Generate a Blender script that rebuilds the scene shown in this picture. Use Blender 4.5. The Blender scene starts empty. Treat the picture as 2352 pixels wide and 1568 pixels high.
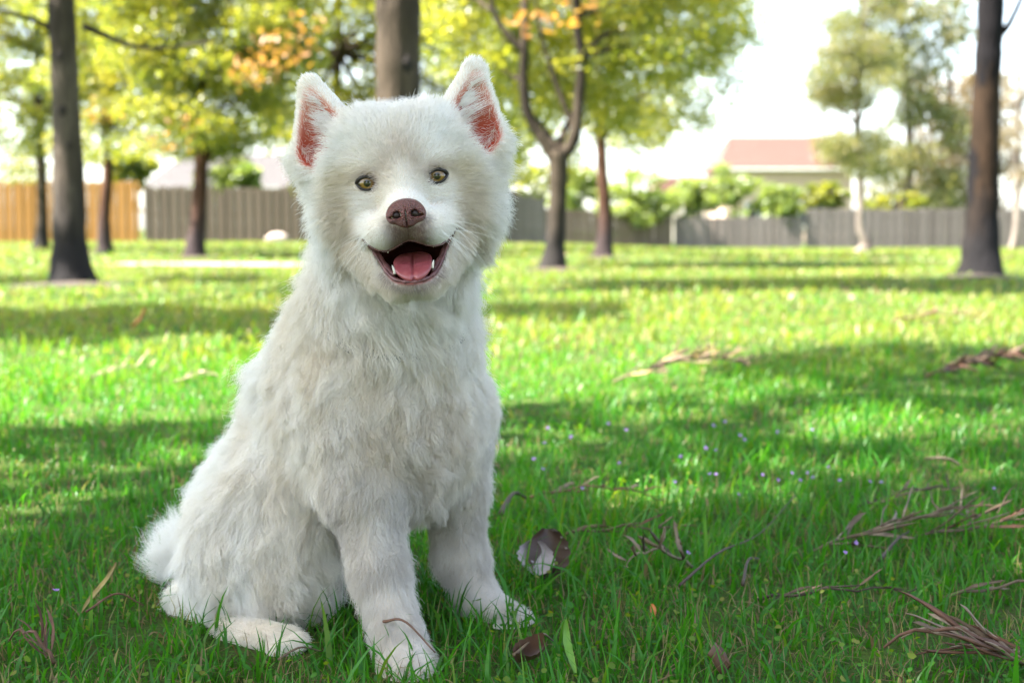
import bpy, math, numpy as np
from mathutils import Vector, Matrix, kdtree

rng = np.random.default_rng(7)
R = math.radians
SC = bpy.context.scene
COL = SC.collection

# ------------------------------------------------------------------ camera, sky, sun, exposure
CAMZ, FPX, PITCH = 0.42, 50 / 36 * 2352, R(4.515)
cam_d = bpy.data.cameras.new('camera')
cam = bpy.data.objects.new('camera', cam_d); COL.objects.link(cam)
cam.location = (0, 0, CAMZ)
cam.rotation_euler = (R(90) - PITCH, 0, 0)
cam_d.lens, cam_d.sensor_width = 50, 36
cam_d.clip_start, cam_d.clip_end = 0.05, 2000
cam_d.dof.use_dof = True
cam_d.dof.focus_distance = 1.325
cam_d.dof.aperture_fstop = 6.3
SC.camera = cam

SUN_EL, SUN_AZ = R(55), math.atan2(-0.96, -0.22)          # azimuth measured from +Y towards +X
SUN = np.array([math.sin(SUN_AZ) * math.cos(SUN_EL), math.cos(SUN_AZ) * math.cos(SUN_EL), math.sin(SUN_EL)])
world = bpy.data.worlds.new('World'); SC.world = world
world.use_nodes = True
wn = world.node_tree.nodes; wl = world.node_tree.links
sky = wn.new('ShaderNodeTexSky'); sky.sky_type = 'NISHITA'; sky.sun_disc = False
sky.sun_elevation = SUN_EL; sky.sun_rotation = SUN_AZ % (2 * math.pi)
sky.air_density, sky.dust_density, sky.ozone_density = 1.0, 1.5, 1.0
bg = wn['Background']; bg.inputs['Strength'].default_value = 0.095
bw = wn.new('ShaderNodeRGBToBW'); hz = wn.new('ShaderNodeMix'); hz.data_type = 'RGBA'; hz.inputs[0].default_value = 0.38   # thin white cloud veil
wl.new(sky.outputs[0], bw.inputs[0]); wl.new(sky.outputs[0], hz.inputs[6]); wl.new(bw.outputs[0], hz.inputs[7])
wl.new(hz.outputs[2], bg.inputs[0])
sun_d = bpy.data.lights.new('sun', 'SUN'); sun_d.energy = 5.0; sun_d.angle = R(0.53); sun_d.color = (1.0, 0.95, 0.86)
sun = bpy.data.objects.new('sun', sun_d); COL.objects.link(sun)
sun.rotation_euler = Vector(SUN).to_track_quat('Z', 'Y').to_euler()
vs = SC.view_settings
vs.view_transform = 'Standard'; vs.look = 'None'; vs.gamma = 1; vs.use_curve_mapping = False
vs.exposure = 3.03
cy = SC.cycles
cy.max_bounces, cy.diffuse_bounces, cy.glossy_bounces, cy.transmission_bounces, cy.transparent_max_bounces = 10, 7, 3, 5, 8
cy.use_denoising = True
cy.caustics_reflective = cy.caustics_refractive = False
SC.cycles_curves.shape = 'RIBBONS'; SC.cycles_curves.subdivisions = 2

# ------------------------------------------------------------------ helpers
def P(px, py, y):
    """World point at depth y seen at photo position px, py (2352 px wide frame)."""
    a, b = (px - 1176) / FPX, (784 - py) / FPX
    d = np.array([a, math.cos(PITCH) + b * math.sin(PITCH), -math.sin(PITCH) + b * math.cos(PITCH)])
    return np.array([0, 0, CAMZ]) + d * (y / d[1])

def proj(X):
    X = np.asarray(X, float) - np.array([0, 0, CAMZ])
    f = X[..., 1] * math.cos(PITCH) - X[..., 2] * math.sin(PITCH)
    u = X[..., 1] * math.sin(PITCH) + X[..., 2] * math.cos(PITCH)
    f = np.where(np.abs(f) < 1e-3, 1e-3, f)
    return 1176 + FPX * X[..., 0] / f, 784 - FPX * u / f

def sstep(a, b, x):
    t = np.clip((x - a) / (b - a), 0, 1); return t * t * (3 - 2 * t)

def terrain(x, y):
    x = np.asarray(x, float); y = np.asarray(y, float)
    z = -0.36 * sstep(16, 60, y) * sstep(-3, 8, x)
    z = z + 0.010 * np.sin(x * 1.3 + 0.4) * np.sin(y * 0.9) * sstep(2, 5, np.hypot(x, y))
    return z

def G(px, py):
    """Ground point seen at px, py."""
    lo = 0.5
    prev = None
    for y in np.concatenate([np.arange(0.6, 6, .01), np.arange(6, 90, .05)]):
        q = P(px, py, y)
        if q[2] < terrain(q[0], q[1]):
            return np.array([q[0], q[1], float(terrain(q[0], q[1]))])
    return q

def noise3(X, f, seed=0, oct=3):
    """Cheap smooth noise from rotated sines, about -1..1."""
    r = np.random.default_rng(seed); out = 0; amp = 1; tot = 0
    for o in range(oct):
        for k in range(3):
            w = r.normal(size=3); w /= np.linalg.norm(w)
            w2 = r.normal(size=3); w2 /= np.linalg.norm(w2)
            out = out + amp * np.sin(X @ w * f * 6.28 + r.uniform(0, 6.28) + 1.5 * np.sin(X @ w2 * f * 3.9 + r.uniform(0, 6.28)))
            tot += amp
        f *= 2.03; amp *= .5
    return out / tot * 1.8

def nrm(v):
    v = np.asarray(v, float)
    return v / np.maximum(np.linalg.norm(v, axis=-1, keepdims=True), 1e-9)

def mesh(name, verts, faces, smooth=False, attrs=None, mats=()):
    """faces: list of int arrays (n,3) or (n,4)."""
    me = bpy.data.meshes.new(name)
    verts = np.asarray(verts, np.float32)
    faces = [np.asarray(f, np.int32) for f in faces if len(f)]
    me.vertices.add(len(verts)); me.vertices.foreach_set('co', verts.ravel())
    tot = np.concatenate([np.full(len(f), f.shape[1], np.int32) for f in faces])
    loops = np.concatenate([f.ravel() for f in faces])
    me.loops.add(len(loops)); me.loops.foreach_set('vertex_index', loops)
    me.polygons.add(len(tot))
    me.polygons.foreach_set('loop_start', np.concatenate([[0], np.cumsum(tot)[:-1]]).astype(np.int32))
    me.polygons.foreach_set('loop_total', tot)
    me.polygons.foreach_set('use_smooth', np.full(len(tot), bool(smooth)))
    for k, (typ, dom, val) in (attrs or {}).items():
        a = me.attributes.new(k, typ, dom)
        a.data.foreach_set('color' if typ == 'FLOAT_COLOR' else 'value', np.asarray(val, np.float32).ravel())
    for m in mats: me.materials.append(m)
    me.update(calc_edges=True); me.validate()
    return me

def obj(name, data, parent=None, loc=None, **props):
    o = bpy.data.objects.new(name, data); COL.objects.link(o)
    if parent is not None: o.parent = parent
    if loc is not None: o.location = loc
    for k, v in props.items(): o[k] = v
    return o

def thing(name, label, category, loc=(0, 0, 0), rz=0, group=None):
    o = bpy.data.objects.new(name, None); COL.objects.link(o)
    o.empty_display_size = 0.1
    o.location = loc; o.rotation_euler = (0, 0, rz); o['label'] = label; o['category'] = category
    if group: o['group'] = group
    return o

class MB:
    """Collects geometry for one mesh."""
    def __init__(s): s.v = []; s.q = []; s.t = []; s.n = 0
    def add(s, v, q=(), t=()):
        v = np.asarray(v, float)
        if len(q): s.q.append(np.asarray(q) + s.n)
        if len(t): s.t.append(np.asarray(t) + s.n)
        s.v.append(v); s.n += len(v)
    def box(s, lo, hi, M=None):
        v = np.array([[x, y, z] for z in (lo[2], hi[2]) for y in (lo[1], hi[1]) for x in (lo[0], hi[0])], float)
        if M is not None: v = v @ np.asarray(M).T
        s.add(v, [[0, 2, 3, 1], [4, 5, 7, 6], [0, 1, 5, 4], [2, 6, 7, 3], [0, 4, 6, 2], [1, 3, 7, 5]])
    def tube(s, path, rad, n=10, flat=1.0, wob=0.0, seed=0, lobes=None):
        p = np.asarray(path, float); m = len(p); rad = np.broadcast_to(np.asarray(rad, float), (m,))
        t = nrm(np.gradient(p, axis=0))
        ref = np.array([0.13, 0.97, 0.2]) if abs(t[0][1]) < .9 else np.array([1., 0, 0])
        a = nrm(np.cross(t, ref)); b = np.cross(t, a)
        th = np.arange(n) / n * 2 * math.pi
        rr = rad[:, None] * np.ones(n)[None]
        if lobes is not None: rr = rr * (1 + lobes[:, None] * np.cos(th * 5 + 1.0)[None] * 0.5 + lobes[:, None] * np.cos(th * 3)[None] * 0.4)
        v = p[:, None] + (a[:, None] * np.cos(th)[None, :, None] + flat * b[:, None] * np.sin(th)[None, :, None]) * rr[..., None]
        if wob:
            nv = noise3(v.reshape(-1, 3) / max(rad.max(), 1e-6), 0.7, seed).reshape(m, n)
            v = p[:, None] + (v - p[:, None]) * (1 + wob * nv[..., None])
        i = np.arange(m - 1)[:, None] * n; j = np.arange(n)[None]; k = (j + 1) % n
        q = np.stack([i + j, i + k, i + n + k, i + n + j], -1).reshape(-1, 4)
        v = np.concatenate([v.reshape(-1, 3), p[:1], p[-1:]])
        c0, c1 = m * n, m * n + 1; jj = np.arange(n); kk = (jj + 1) % n
        tt = np.concatenate([np.stack([kk, jj, np.full(n, c0)], 1), np.stack([(m - 1) * n + jj, (m - 1) * n + kk, np.full(n, c1)], 1)])
        s.add(v, q, tt)
    def mesh(s, name, mat, smooth=True, attrs=None):
        return mesh(name, np.concatenate(s.v), [np.concatenate(s.q) if s.q else np.zeros((0, 4)), np.concatenate(s.t) if s.t else np.zeros((0, 3))], smooth, attrs, [mat])

def spline(pts, n):
    """Catmull-Rom through rows of pts (any number of columns)."""
    p = np.asarray(pts, float); p = np.concatenate([[2 * p[0] - p[1]], p, [2 * p[-1] - p[-2]]])
    u = np.linspace(0, len(p) - 3 - 1e-6, n); i = u.astype(int); t = (u - i)[:, None]
    a, b, c, d = p[i], p[i + 1], p[i + 2], p[i + 3]
    return .5 * ((2 * b) + (c - a) * t + (2 * a - 5 * b + 4 * c - d) * t ** 2 + (3 * b - a - 3 * c + d) * t ** 3)

# ------------------------------------------------------------------ materials
class NT:
    def __init__(s, name):
        s.m = bpy.data.materials.new(name); s.m.use_nodes = True
        s.n = s.m.node_tree.nodes; s.l = s.m.node_tree.links; s.n.clear()
        s.out = s.new('ShaderNodeOutputMaterial')
    def new(s, t, **kw):
        x = s.n.new(t)
        for k, v in kw.items(): setattr(x, k, v)
        return x
    def link(s, a, b): s.l.new(a, b)
    def inp(s, node, **kw):
        for k, v in kw.items():
            i = node.inputs[k.replace('_', ' ')]
            if hasattr(v, 'links') or isinstance(v, bpy.types.NodeSocket): s.l.new(v, i)
            else: i.default_value = v
        return node
    def ramp(s, fac, stops, interp='LINEAR'):
        r = s.new('ShaderNodeValToRGB'); r.color_ramp.interpolation = interp
        e = r.color_ramp.elements
        while len(e) < len(stops): e.new(.5)
        for k, (p, c) in zip(e, stops): k.position = p; k.color = (*c, 1) if len(c) == 3 else c
        s.link(fac, r.inputs[0]); return r.outputs[0]
    def noise(s, scale, detail=4, vec=None, rough=.55, dist=0.0):
        x = s.new('ShaderNodeTexNoise'); s.inp(x, Scale=scale, Detail=detail, Roughness=rough, Distortion=dist)
        if vec is not None: s.link(vec, x.inputs['Vector'])
        return x.outputs['Fac']
    def coord(s, which='Object', scale=None):
        c = s.new('ShaderNodeTexCoord').outputs[which]
        if scale is None: return c
        mp = s.new('ShaderNodeMapping'); mp.inputs['Scale'].default_value = scale; s.link(c, mp.inputs[0]); return mp.outputs[0]
    def mix(s, fac, a, b, mode='MIX'):
        x = s.new('ShaderNodeMix', data_type='RGBA', blend_type=mode)
        for i, v in ((0, fac), (6, a), (7, b)):
            if isinstance(v, bpy.types.NodeSocket): s.link(v, x.inputs[i])
            else: x.inputs[i].default_value = v if i == 0 else (*v, 1)
        return x.outputs[2]
    def math(s, op, a, b=0.0):
        x = s.new('ShaderNodeMath', operation=op)
        for i, v in ((0, a), (1, b)):
            if isinstance(v, bpy.types.NodeSocket): s.link(v, x.inputs[i])
            else: x.inputs[i].default_value = v
        return x.outputs[0]
    def attr(s, name, out='Fac'):
        return s.new('ShaderNodeAttribute', attribute_name=name).outputs[out]
    def bump(s, h, strength=.3, dist=.01):
        b = s.new('ShaderNodeBump'); s.inp(b, Height=h, Strength=strength, Distance=dist); return b.outputs[0]
    def principled(s, col, rough=.6, normal=None, **kw):
        p = s.new('ShaderNodeBsdfPrincipled')
        if isinstance(col, bpy.types.NodeSocket): s.link(col, p.inputs['Base Color'])
        else: p.inputs['Base Color'].default_value = (*col, 1)
        if isinstance(rough, bpy.types.NodeSocket): s.link(rough, p.inputs['Roughness'])
        else: p.inputs['Roughness'].default_value = rough
        if normal is not None: s.link(normal, p.inputs['Normal'])
        for k, v in kw.items(): p.inputs[k.replace('_', ' ')].default_value = v
        s.link(p.outputs[0], s.out.inputs[0]); return p
    def leafy(s, col, tcol, tw=.45, gloss=.06, rough=.35):
        d = s.new('ShaderNodeBsdfDiffuse'); t = s.new('ShaderNodeBsdfTranslucent'); g = s.new('ShaderNodeBsdfGlossy')
        s.link(col, d.inputs[0]); s.link(tcol, t.inputs[0]); g.inputs['Roughness'].default_value = rough
        m1 = s.new('ShaderNodeMixShader'); m1.inputs[0].default_value = tw
        s.link(d.outputs[0], m1.inputs[1]); s.link(t.outputs[0], m1.inputs[2])
        m2 = s.new('ShaderNodeMixShader'); m2.inputs[0].default_value = gloss
        s.link(m1.outputs[0], m2.inputs[1]); s.link(g.outputs[0], m2.inputs[2]); s.link(m2.outputs[0], s.out.inputs[0])
        return s.m

def m_grass():
    k = NT('grass_blade')
    v = k.attr('var')
    c = k.ramp(v, [(0, (.022, .105, .006)), (.40, (.036, .180, .009)), (.74, (.150, .200, .018)), (.84, (.27, .26, .06)), (.90, (.30, .23, .11)), (1, (.22, .13, .07))])
    t = k.ramp(v, [(0, (.05, .22, .004)), (.40, (.088, .34, .008)), (.74, (.36, .37, .016)), (.84, (.36, .37, .04)), (.90, (.30, .23, .09)), (1, (.18, .10, .05))])
    return k.leafy(c, t, .45, .025, .45)

def m_leaf(name, stops, tstops, tw=.5, gloss=.05):
    k = NT(name); v = k.attr('var')
    return k.leafy(k.ramp(v, stops), k.ramp(v, tstops), tw, gloss, .4)

def m_bark(name, c0, c1, dark=None, thr=.56, vs=(9, 9, 1.6), base_dark=None, bump=.9):
    k = NT(name)
    co = k.coord('Object', vs)
    n1 = k.noise(2.2, 6, co, .65, .6); n2 = k.noise(1.1, 3, k.coord('Object', (2.2, 2.2, .9)), .5)
    col = k.ramp(n1, [(.3, c0), (.68, c1)])
    col = k.mix(k.ramp(n2, [(.42, (0, 0, 0)), (.58, (.85, .85, .85))]), col, tuple(x * .45 for x in c0))
    if dark is not None:
        n3 = k.noise(.9, 4, k.coord('Object', (2.6, 2.6, 1.1)), .6)
        col = k.mix(k.ramp(n3, [(thr - .03, (0, 0, 0)), (thr + .03, (1, 1, 1))]), col, dark)
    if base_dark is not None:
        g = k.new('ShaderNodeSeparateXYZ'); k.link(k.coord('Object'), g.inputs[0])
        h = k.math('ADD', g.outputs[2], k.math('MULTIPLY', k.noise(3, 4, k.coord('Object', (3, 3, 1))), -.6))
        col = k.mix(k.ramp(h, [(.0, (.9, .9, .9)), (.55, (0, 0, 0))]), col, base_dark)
    vo = k.new('ShaderNodeTexVoronoi', feature='DISTANCE_TO_EDGE'); k.inp(vo, Scale=2.4); k.link(co, vo.inputs['Vector'])
    hgt = k.math('ADD', n1, k.math('MULTIPLY', vo.outputs[0], .5))
    k.principled(col, .9, k.bump(hgt, bump, .02), Specular_IOR_Level=.15)
    return k.m

def m_plain(name, col, rough=.6, var=.25, scale=20, **kw):
    k = NT(name)
    n = k.noise(scale, 5, k.coord())
    c = k.ramp(n, [(.3, tuple(x * (1 - var) for x in col)), (.7, tuple(min(1, x * (1 + var)) for x in col))])
    k.principled(c, rough, **kw); return k.m

def m_fence(name, a, b, c):
    k = NT(name)
    oi = k.new('ShaderNodeObjectInfo').outputs['Random']
    col = k.ramp(oi, [(0, a), (.5, b), (1, c)])
    n = k.noise(3, 6, k.coord('Object', (22, 22, 1.2)), .6)
    col = k.mix(.4, col, k.ramp(n, [(.25, tuple(x * .45 for x in a)), (.75, tuple(min(1, x * 1.3) for x in b))]), 'MIX')
    k.principled(col, .85, k.bump(n, .4, .004), Specular_IOR_Level=.2); return k.m

# ------------------------------------------------------------------ ground
k = NT('lawn_soil')
co = k.coord('Object')
n1 = k.noise(.9, 5, co); n2 = k.noise(14, 6, co, .7); n3 = k.noise(120, 4, co, .7)
c = k.ramp(n1, [(.3, (.040, .085, .014)), (.7, (.085, .14, .024))])
c = k.mix(k.ramp(n2, [(.52, (0, 0, 0)), (.72, (.75, .75, .75))]), c, (.12, .085, .048))
c = k.mix(k.ramp(n3, [(.35, (.6, .6, .6)), (.6, (0, 0, 0))]), c, (.025, .038, .010))
k.principled(c, .95, k.bump(n3, .8, .02), Specular_IOR_Level=.1)
M_SOIL = k.m
xs = np.unique(np.concatenate([np.linspace(-400, -40, 10), np.linspace(-40, -8, 17), np.linspace(-8, 8, 81), np.linspace(8, 40, 17), np.linspace(40, 400, 10)]))
ys = np.unique(np.concatenate([np.linspace(-200, -3, 9), np.linspace(-3, 12, 76), np.linspace(12, 70, 59), np.linspace(70, 900, 12)]))
XX, YY = np.meshgrid(xs, ys, indexing='ij')
V = np.stack([XX, YY, terrain(XX, YY)], -1).reshape(-1, 3)
ii = np.arange(len(xs) - 1)[:, None] * len(ys) + np.arange(len(ys) - 1)[None]
Q = np.stack([ii, ii + len(ys), ii + len(ys) + 1, ii + 1], -1).reshape(-1, 4)
obj('ground', mesh('ground', V, [Q], True, mats=[M_SOIL]), kind='structure')

M_DIRT = None
# pale concrete path crossing the lawn
M_PATH = m_plain('pale_concrete', (.30, .27, .22), .9, .12, 6)
pb = []
for s, x in enumerate(np.linspace(-4.7, -1.2, 40)):
    yc = 17.0 + .25 * math.sin(x * .3) + (x + 6) * -.10
    for w in (-.55, .55): pb.append([x, yc + w * (1 + .1 * math.sin(x * 2)), float(terrain(x, yc)) + .012])
pb = np.array(pb); i = np.arange(39) * 2
obj('path', mesh('path', pb, [np.stack([i, i + 2, i + 3, i + 1], 1)], True, mats=[M_PATH]), kind='structure')

# ------------------------------------------------------------------ grass
def blades(n_pts, x, y, h, w, var, rg, lean=.55, seg=3):
    n = len(x); z = terrain(x, y)
    az = rg.uniform(0, 2 * math.pi, n); ln = np.abs(rg.normal(0, lean, n)) + .08
    ln = np.minimum(ln, 1.35)
    d = np.stack([np.cos(az), np.sin(az), np.zeros(n)], 1)
    wa = az + math.pi / 2 + rg.normal(0, .5, n); sd = np.stack([np.cos(wa), np.sin(wa), rg.normal(0, .15, n)], 1)
    base = np.stack([x, y, z - .004], 1)
    vs_, L = [], []
    for s in range(seg + 1):
        f = s / seg
        ang = ln * (0.35 + 1.0 * f) * f if False else ln * f
        c = base + d * (np.sin(ang) * h * f)[:, None] + np.array([0, 0, 1.]) * (np.cos(ang * .85) * h * f)[:, None]
        ww = w * (1 - f ** 2.2) * (.75 + .6 * f * (1 - f))
        if s < seg: vs_ += [c - sd * ww[:, None] / 2, c + sd * ww[:, None] / 2]
        else: vs_ += [c]
    Vv = np.stack(vs_, 1); per = Vv.shape[1]
    o = (np.arange(n) * per)[:, None]
    q = np.concatenate([o + np.array([[2 * s, 2 * s + 1, 2 * s + 3, 2 * s + 2]]) for s in range(seg - 1)])
    t = o + np.array([[2 * seg - 2, 2 * seg - 1, 2 * seg]])
    return Vv.reshape(-1, 3), q, t, np.repeat(var, per)

M_GRASS = m_grass()
FEET = [(*P(610, 1480, 1.39)[:2], .052), (*P(660, 1480, 1.375)[:2], .045), (*P(560, 1480, 1.40)[:2], .045), (*P(930, 1540, 1.31)[:2], .035), (*P(1170, 1440, 1.49)[:2], .035)]
BARE = [(*G(165, 655)[:2], .55), (*G(1272, 620)[:2], .38), (*G(2252, 637)[:2], .42), (*G(447, 592)[:2], .45), (*G(1387, 592)[:2], .4)]
def lawn(name, bands, label):
    mb = MB(); A = []
    for (y0, y1, dens, hw, h0, h1, w0, seg) in bands:
        xm = hw * y1 + .35
        n = int((y1 - y0) * 2 * xm * dens)
        y = rng.uniform(y0, y1, n); x = rng.uniform(-xm, xm, n)
        keep = np.abs(x) < hw * y + .35
        x, y = x[keep], y[keep]; n = len(x)
        p = np.stack([x, y, np.zeros(n)], 1)
        nz = noise3(p, .9, 3); nz2 = noise3(p, 4.0, 4)
        keep = rng.random(n) < np.clip(.76 + .32 * nz + .38 * nz2, .30, 1)
        # bare path, trunk feet
        keep &= ~((np.abs(y - (17.0 + .25 * np.sin(x * .3) + (x + 6) * -.10)) < .58) & (x < -1.2) & (x > -4.7))
        for fx, fy, fr in BARE: keep &= (np.hypot(x - fx, (y - fy) * .8) > fr * (1 + .3 * nz2)) | (rng.random(n) < .10)
        for fx, fy, fr in FEET: keep &= (np.hypot(x - fx, y - fy) > fr) | (rng.random(n) < .40)
        x, y, nz, nz2 = x[keep], y[keep], nz[keep], nz2[keep]; n = len(x)
        u = rng.random(n)
        h = (h0 + (h1 - h0) * u ** 2.2) * (1 + .28 * nz + .15 * nz2)
        h = np.where(rng.random(n) < .015, h * 1.45, h)
        w = w0 * rng.uniform(.55, 1.25, n)
        wide = rng.random(n) < .05; w = np.where(wide, w * 1.7, w); h = np.where(wide, h * 1.15, h)
        var = np.clip(rng.beta(2.2, 2.6, n) * .60 + .07 * nz + .06 * nz2, 0, .80)
        var = np.clip(var + .36 * sstep(2.4, 6, y), 0, .86)  # yellower with distance: sunlit look of the open lawn put into the colour
        dry = rng.random(n) < .30 * sstep(2.6, 7, y) + .14 * sstep(6, 14, y) + np.clip((.08 if y1 < 3 else .06) - .05 * nz - .04 * nz2, .02, .3)  # dead blades everywhere, plus far straw painted in for the sunlit band
        var = np.where(dry, rng.uniform(.84, 1.0, n), var); h = np.where(dry, h * .6, h)
        v, q, t, a = blades(n, x, y, np.maximum(h, .008), w, var, rng, .78, seg)
        mb.add(v, q, t); A.append(a)
    # short undergrowth and dead thatch low between the blades
    n = 46000; y = .95 + 2.3 * rng.random(n) ** 1.4; x = rng.uniform(-1, 1, n) * (.42 * y + .35)
    brown = rng.random(n) < np.clip(.30 + .25 * noise3(np.stack([x, y, 0 * x], 1), 2.4, 15), .05, .8)
    h = np.where(brown, rng.uniform(.018, .046, n), rng.uniform(.006, .026, n)); w = np.where(brown, rng.uniform(.001, .0022, n), rng.uniform(.0016, .0036, n))
    v, q, t, aa = blades(n, x, y, h, w, np.where(brown, rng.uniform(.86, 1, n), rng.uniform(.1, .5, n)), rng, 1.15, 2)
    mb.add(v, q, t); A.append(aa)
    me = mb.mesh(name, M_GRASS, True, {'var': ('FLOAT', 'POINT', np.concatenate(A))})
    return obj(name, me, kind='stuff', label=label, category='grass')

lawn('grass', [(0.95, 1.75, 14000, .50, .018, .066, .0037, 4), (1.75, 2.7, 9200, .52, .018, .060, .0040, 3), (2.7, 4.5, 4400, .54, .018, .058, .0055, 3),
               (4.5, 8, 1300, .60, .03, .075, .009, 2), (8, 16, 330, .66, .035, .08, .016, 2), (16, 58, 50, .62, .04, .10, .035, 2)],
     'short green lawn grass growing across the park')

M_MULCH = m_plain('mulch', (.040, .027, .017), .95, .5, 9)
for (fx, fy, fr) in BARE:
    fr = fr * .62; th = np.arange(36) / 36 * 2 * math.pi; V_ = [[fx, fy, float(terrain(fx, fy)) + .03]]
    for q, hz_ in ((.55, .022), (1.15, .004)):
        rr = fr * q * (1 + .16 * np.sin(3 * th + fx) + .10 * np.sin(7 * th + fy)); X_ = fx + rr * np.cos(th); Y_ = fy + rr * np.sin(th) * 1.25
        V_ += np.stack([X_, Y_, terrain(X_, Y_) + hz_], 1).tolist()
    j = np.arange(36); kk = (j + 1) % 36
    obj('bare_soil', mesh('bare_soil', V_, [np.stack([1 + j, 37 + j, 37 + kk, 1 + kk], 1), np.stack([np.zeros(36, int), 1 + j, 1 + kk], 1)], True, mats=[M_MULCH]), kind='structure')

# low clover between the blades
rg_c = np.random.default_rng(77)
def clover():
    mb = MB(); A = []
    n = 9000
    y = .95 + (3.6 - .95) * rng.random(n) ** 1.3; x = rng.uniform(-1, 1, n) * (.42 * y + .3)
    keep = noise3(np.stack([x, y, 0 * x], 1), 1.3, 9) > .0
    x, y = x[keep], y[keep]; n = len(x)
    r = rng.uniform(.0018, .0042, n); z = terrain(x, y) + rng.uniform(.006, .03, n)
    c = np.stack([x, y, z], 1); nn = nrm(np.stack([rng.normal(0, .6, n), rng.normal(-.2, .6, n), np.ones(n)], 1))
    t = nrm(np.cross(nn, nrm(rng.normal(size=(n, 3))))); b = np.cross(nn, t)
    ring = []
    for a in np.arange(6) / 6 * 2 * math.pi:
        rr = r * rg_c.uniform(.8, 1.15, n); ring.append(c + (t * math.cos(a) + b * math.sin(a)) * rr[:, None] + nn * (.15 * r)[:, None] * math.cos(2 * a))
    Vv = np.stack(ring, 1).reshape(-1, 3); o = (np.arange(n) * 6)[:, None]
    mb.add(Vv, np.concatenate([o + np.array([[0, 1, 2, 3]]), o + np.array([[0, 3, 4, 5]])]))
    me = mb.mesh('ground_cover', M_GRASS, True, {'var': ('FLOAT', 'POINT', np.repeat(np.clip(rng.normal(.5, .16, n), .1, .8), 6))})
    obj('ground_cover', me, kind='stuff', label='small round clover leaves among the grass blades', category='clover')
clover()

# ------------------------------------------------------------------ trees
def blob(name, r, mat, seed, f=1.0, amp=.18, nu=20, nv=12):
    th = np.arange(nu) / nu * 2 * math.pi; ph = np.linspace(.02, math.pi - .02, nv)
    d = np.stack([np.sin(ph)[:, None] * np.cos(th), np.sin(ph)[:, None] * np.sin(th), np.cos(ph)[:, None] + 0 * th], -1).reshape(-1, 3)
    v = d * np.asarray(r) * (1 + amp * noise3(d, f, seed)[:, None])
    i = np.arange(nv - 1)[:, None] * nu; j = np.arange(nu)[None]; kk = (j + 1) % nu
    return mesh(name, v, [np.stack([i + j, i + nu + j, i + nu + kk, i + kk], -1).reshape(-1, 4)], True, mats=[mat])
blob_mesh = blob
LEAF_GREEN = m_leaf('leaf_green', [(0, (.035, .065, .010)), (.5, (.085, .120, .014)), (1, (.16, .165, .018))],
                    [(0, (.20, .26, .015)), (.5, (.44, .46, .03)), (1, (.68, .58, .06))], .55)
LEAF_EUC = m_leaf('leaf_eucalypt', [(0, (.055, .075, .03)), (.6, (.12, .13, .045)), (1, (.20, .165, .07))],
                  [(0, (.16, .20, .05)), (.6, (.32, .32, .07)), (1, (.5, .40, .15))], .5, .04)
LEAF_TAN = m_leaf('leaf_tan', [(0, (.09, .075, .04)), (1, (.20, .15, .08))], [(0, (.2, .15, .06)), (1, (.38, .27, .12))], .4)
LEAF_LIME = m_leaf('leaf_lime', [(0, (.07, .12, .02)), (1, (.17, .20, .045))], [(0, (.28, .40, .04)), (1, (.5, .55, .10))], .5)
BLOSSOM = m_leaf('blossom_orange', [(0, (.34, .13, .02)), (1, (.40, .20, .03))], [(0, (.5, .22, .03)), (1, (.5, .30, .05))], .5)
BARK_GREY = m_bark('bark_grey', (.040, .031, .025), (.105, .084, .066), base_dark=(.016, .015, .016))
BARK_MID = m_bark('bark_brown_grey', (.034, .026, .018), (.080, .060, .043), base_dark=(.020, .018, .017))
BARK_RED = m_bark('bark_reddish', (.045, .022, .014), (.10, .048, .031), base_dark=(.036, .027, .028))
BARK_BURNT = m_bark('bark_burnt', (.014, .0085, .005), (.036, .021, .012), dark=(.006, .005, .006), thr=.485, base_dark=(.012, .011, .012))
BARK_PALE = m_bark('bark_pale', (.15, .12, .10), (.26, .22, .19), bump=.3)

def leaves_mesh(name, cen, ln, mat, droop=.4, aspect=.36, varc=None, rg=rng):
    n = len(cen); ln = np.broadcast_to(ln, (n,)) * rg.uniform(.6, 1.3, n)
    d = nrm(rg.normal(size=(n, 3)) + np.array([0, 0, -droop])); nn = nrm(np.cross(d, rg.normal(size=(n, 3)))); sd = np.cross(d, nn)
    a = cen - d * ln[:, None] / 2; b = cen + d * ln[:, None] / 2
    w = (ln * aspect / 2)[:, None]; m = cen - d * (ln * .06)[:, None]
    Vv = np.stack([a, m - sd * w + nn * w * .3, b, m + sd * w + nn * w * .3], 1).reshape(-1, 3)
    o = (np.arange(n) * 4)[:, None]
    var = np.clip(rg.normal(.5, .2, n) + (0 if varc is None else varc), 0, 1)
    return mesh(name, Vv, [np.concatenate([o + np.array([[0, 1, 2]]), o + np.array([[0, 2, 3]])])], False, {'var': ('FLOAT', 'POINT', np.repeat(var, 4))}, [mat])

def cluster_cloud(cen, rad, per, rg):
    """Leaves in sprays round cluster centres (n,3)."""
    n = len(cen); c = np.repeat(cen, per, 0); r = np.repeat(np.broadcast_to(rad, (n,)), per)
    d = nrm(rg.normal(size=(n * per, 3))) * (rg.random(n * per) ** .45)[:, None]
    d[:, 2] *= .62
    return c + d * r[:, None], np.repeat(rg.normal(0, .16, n), per)

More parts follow.
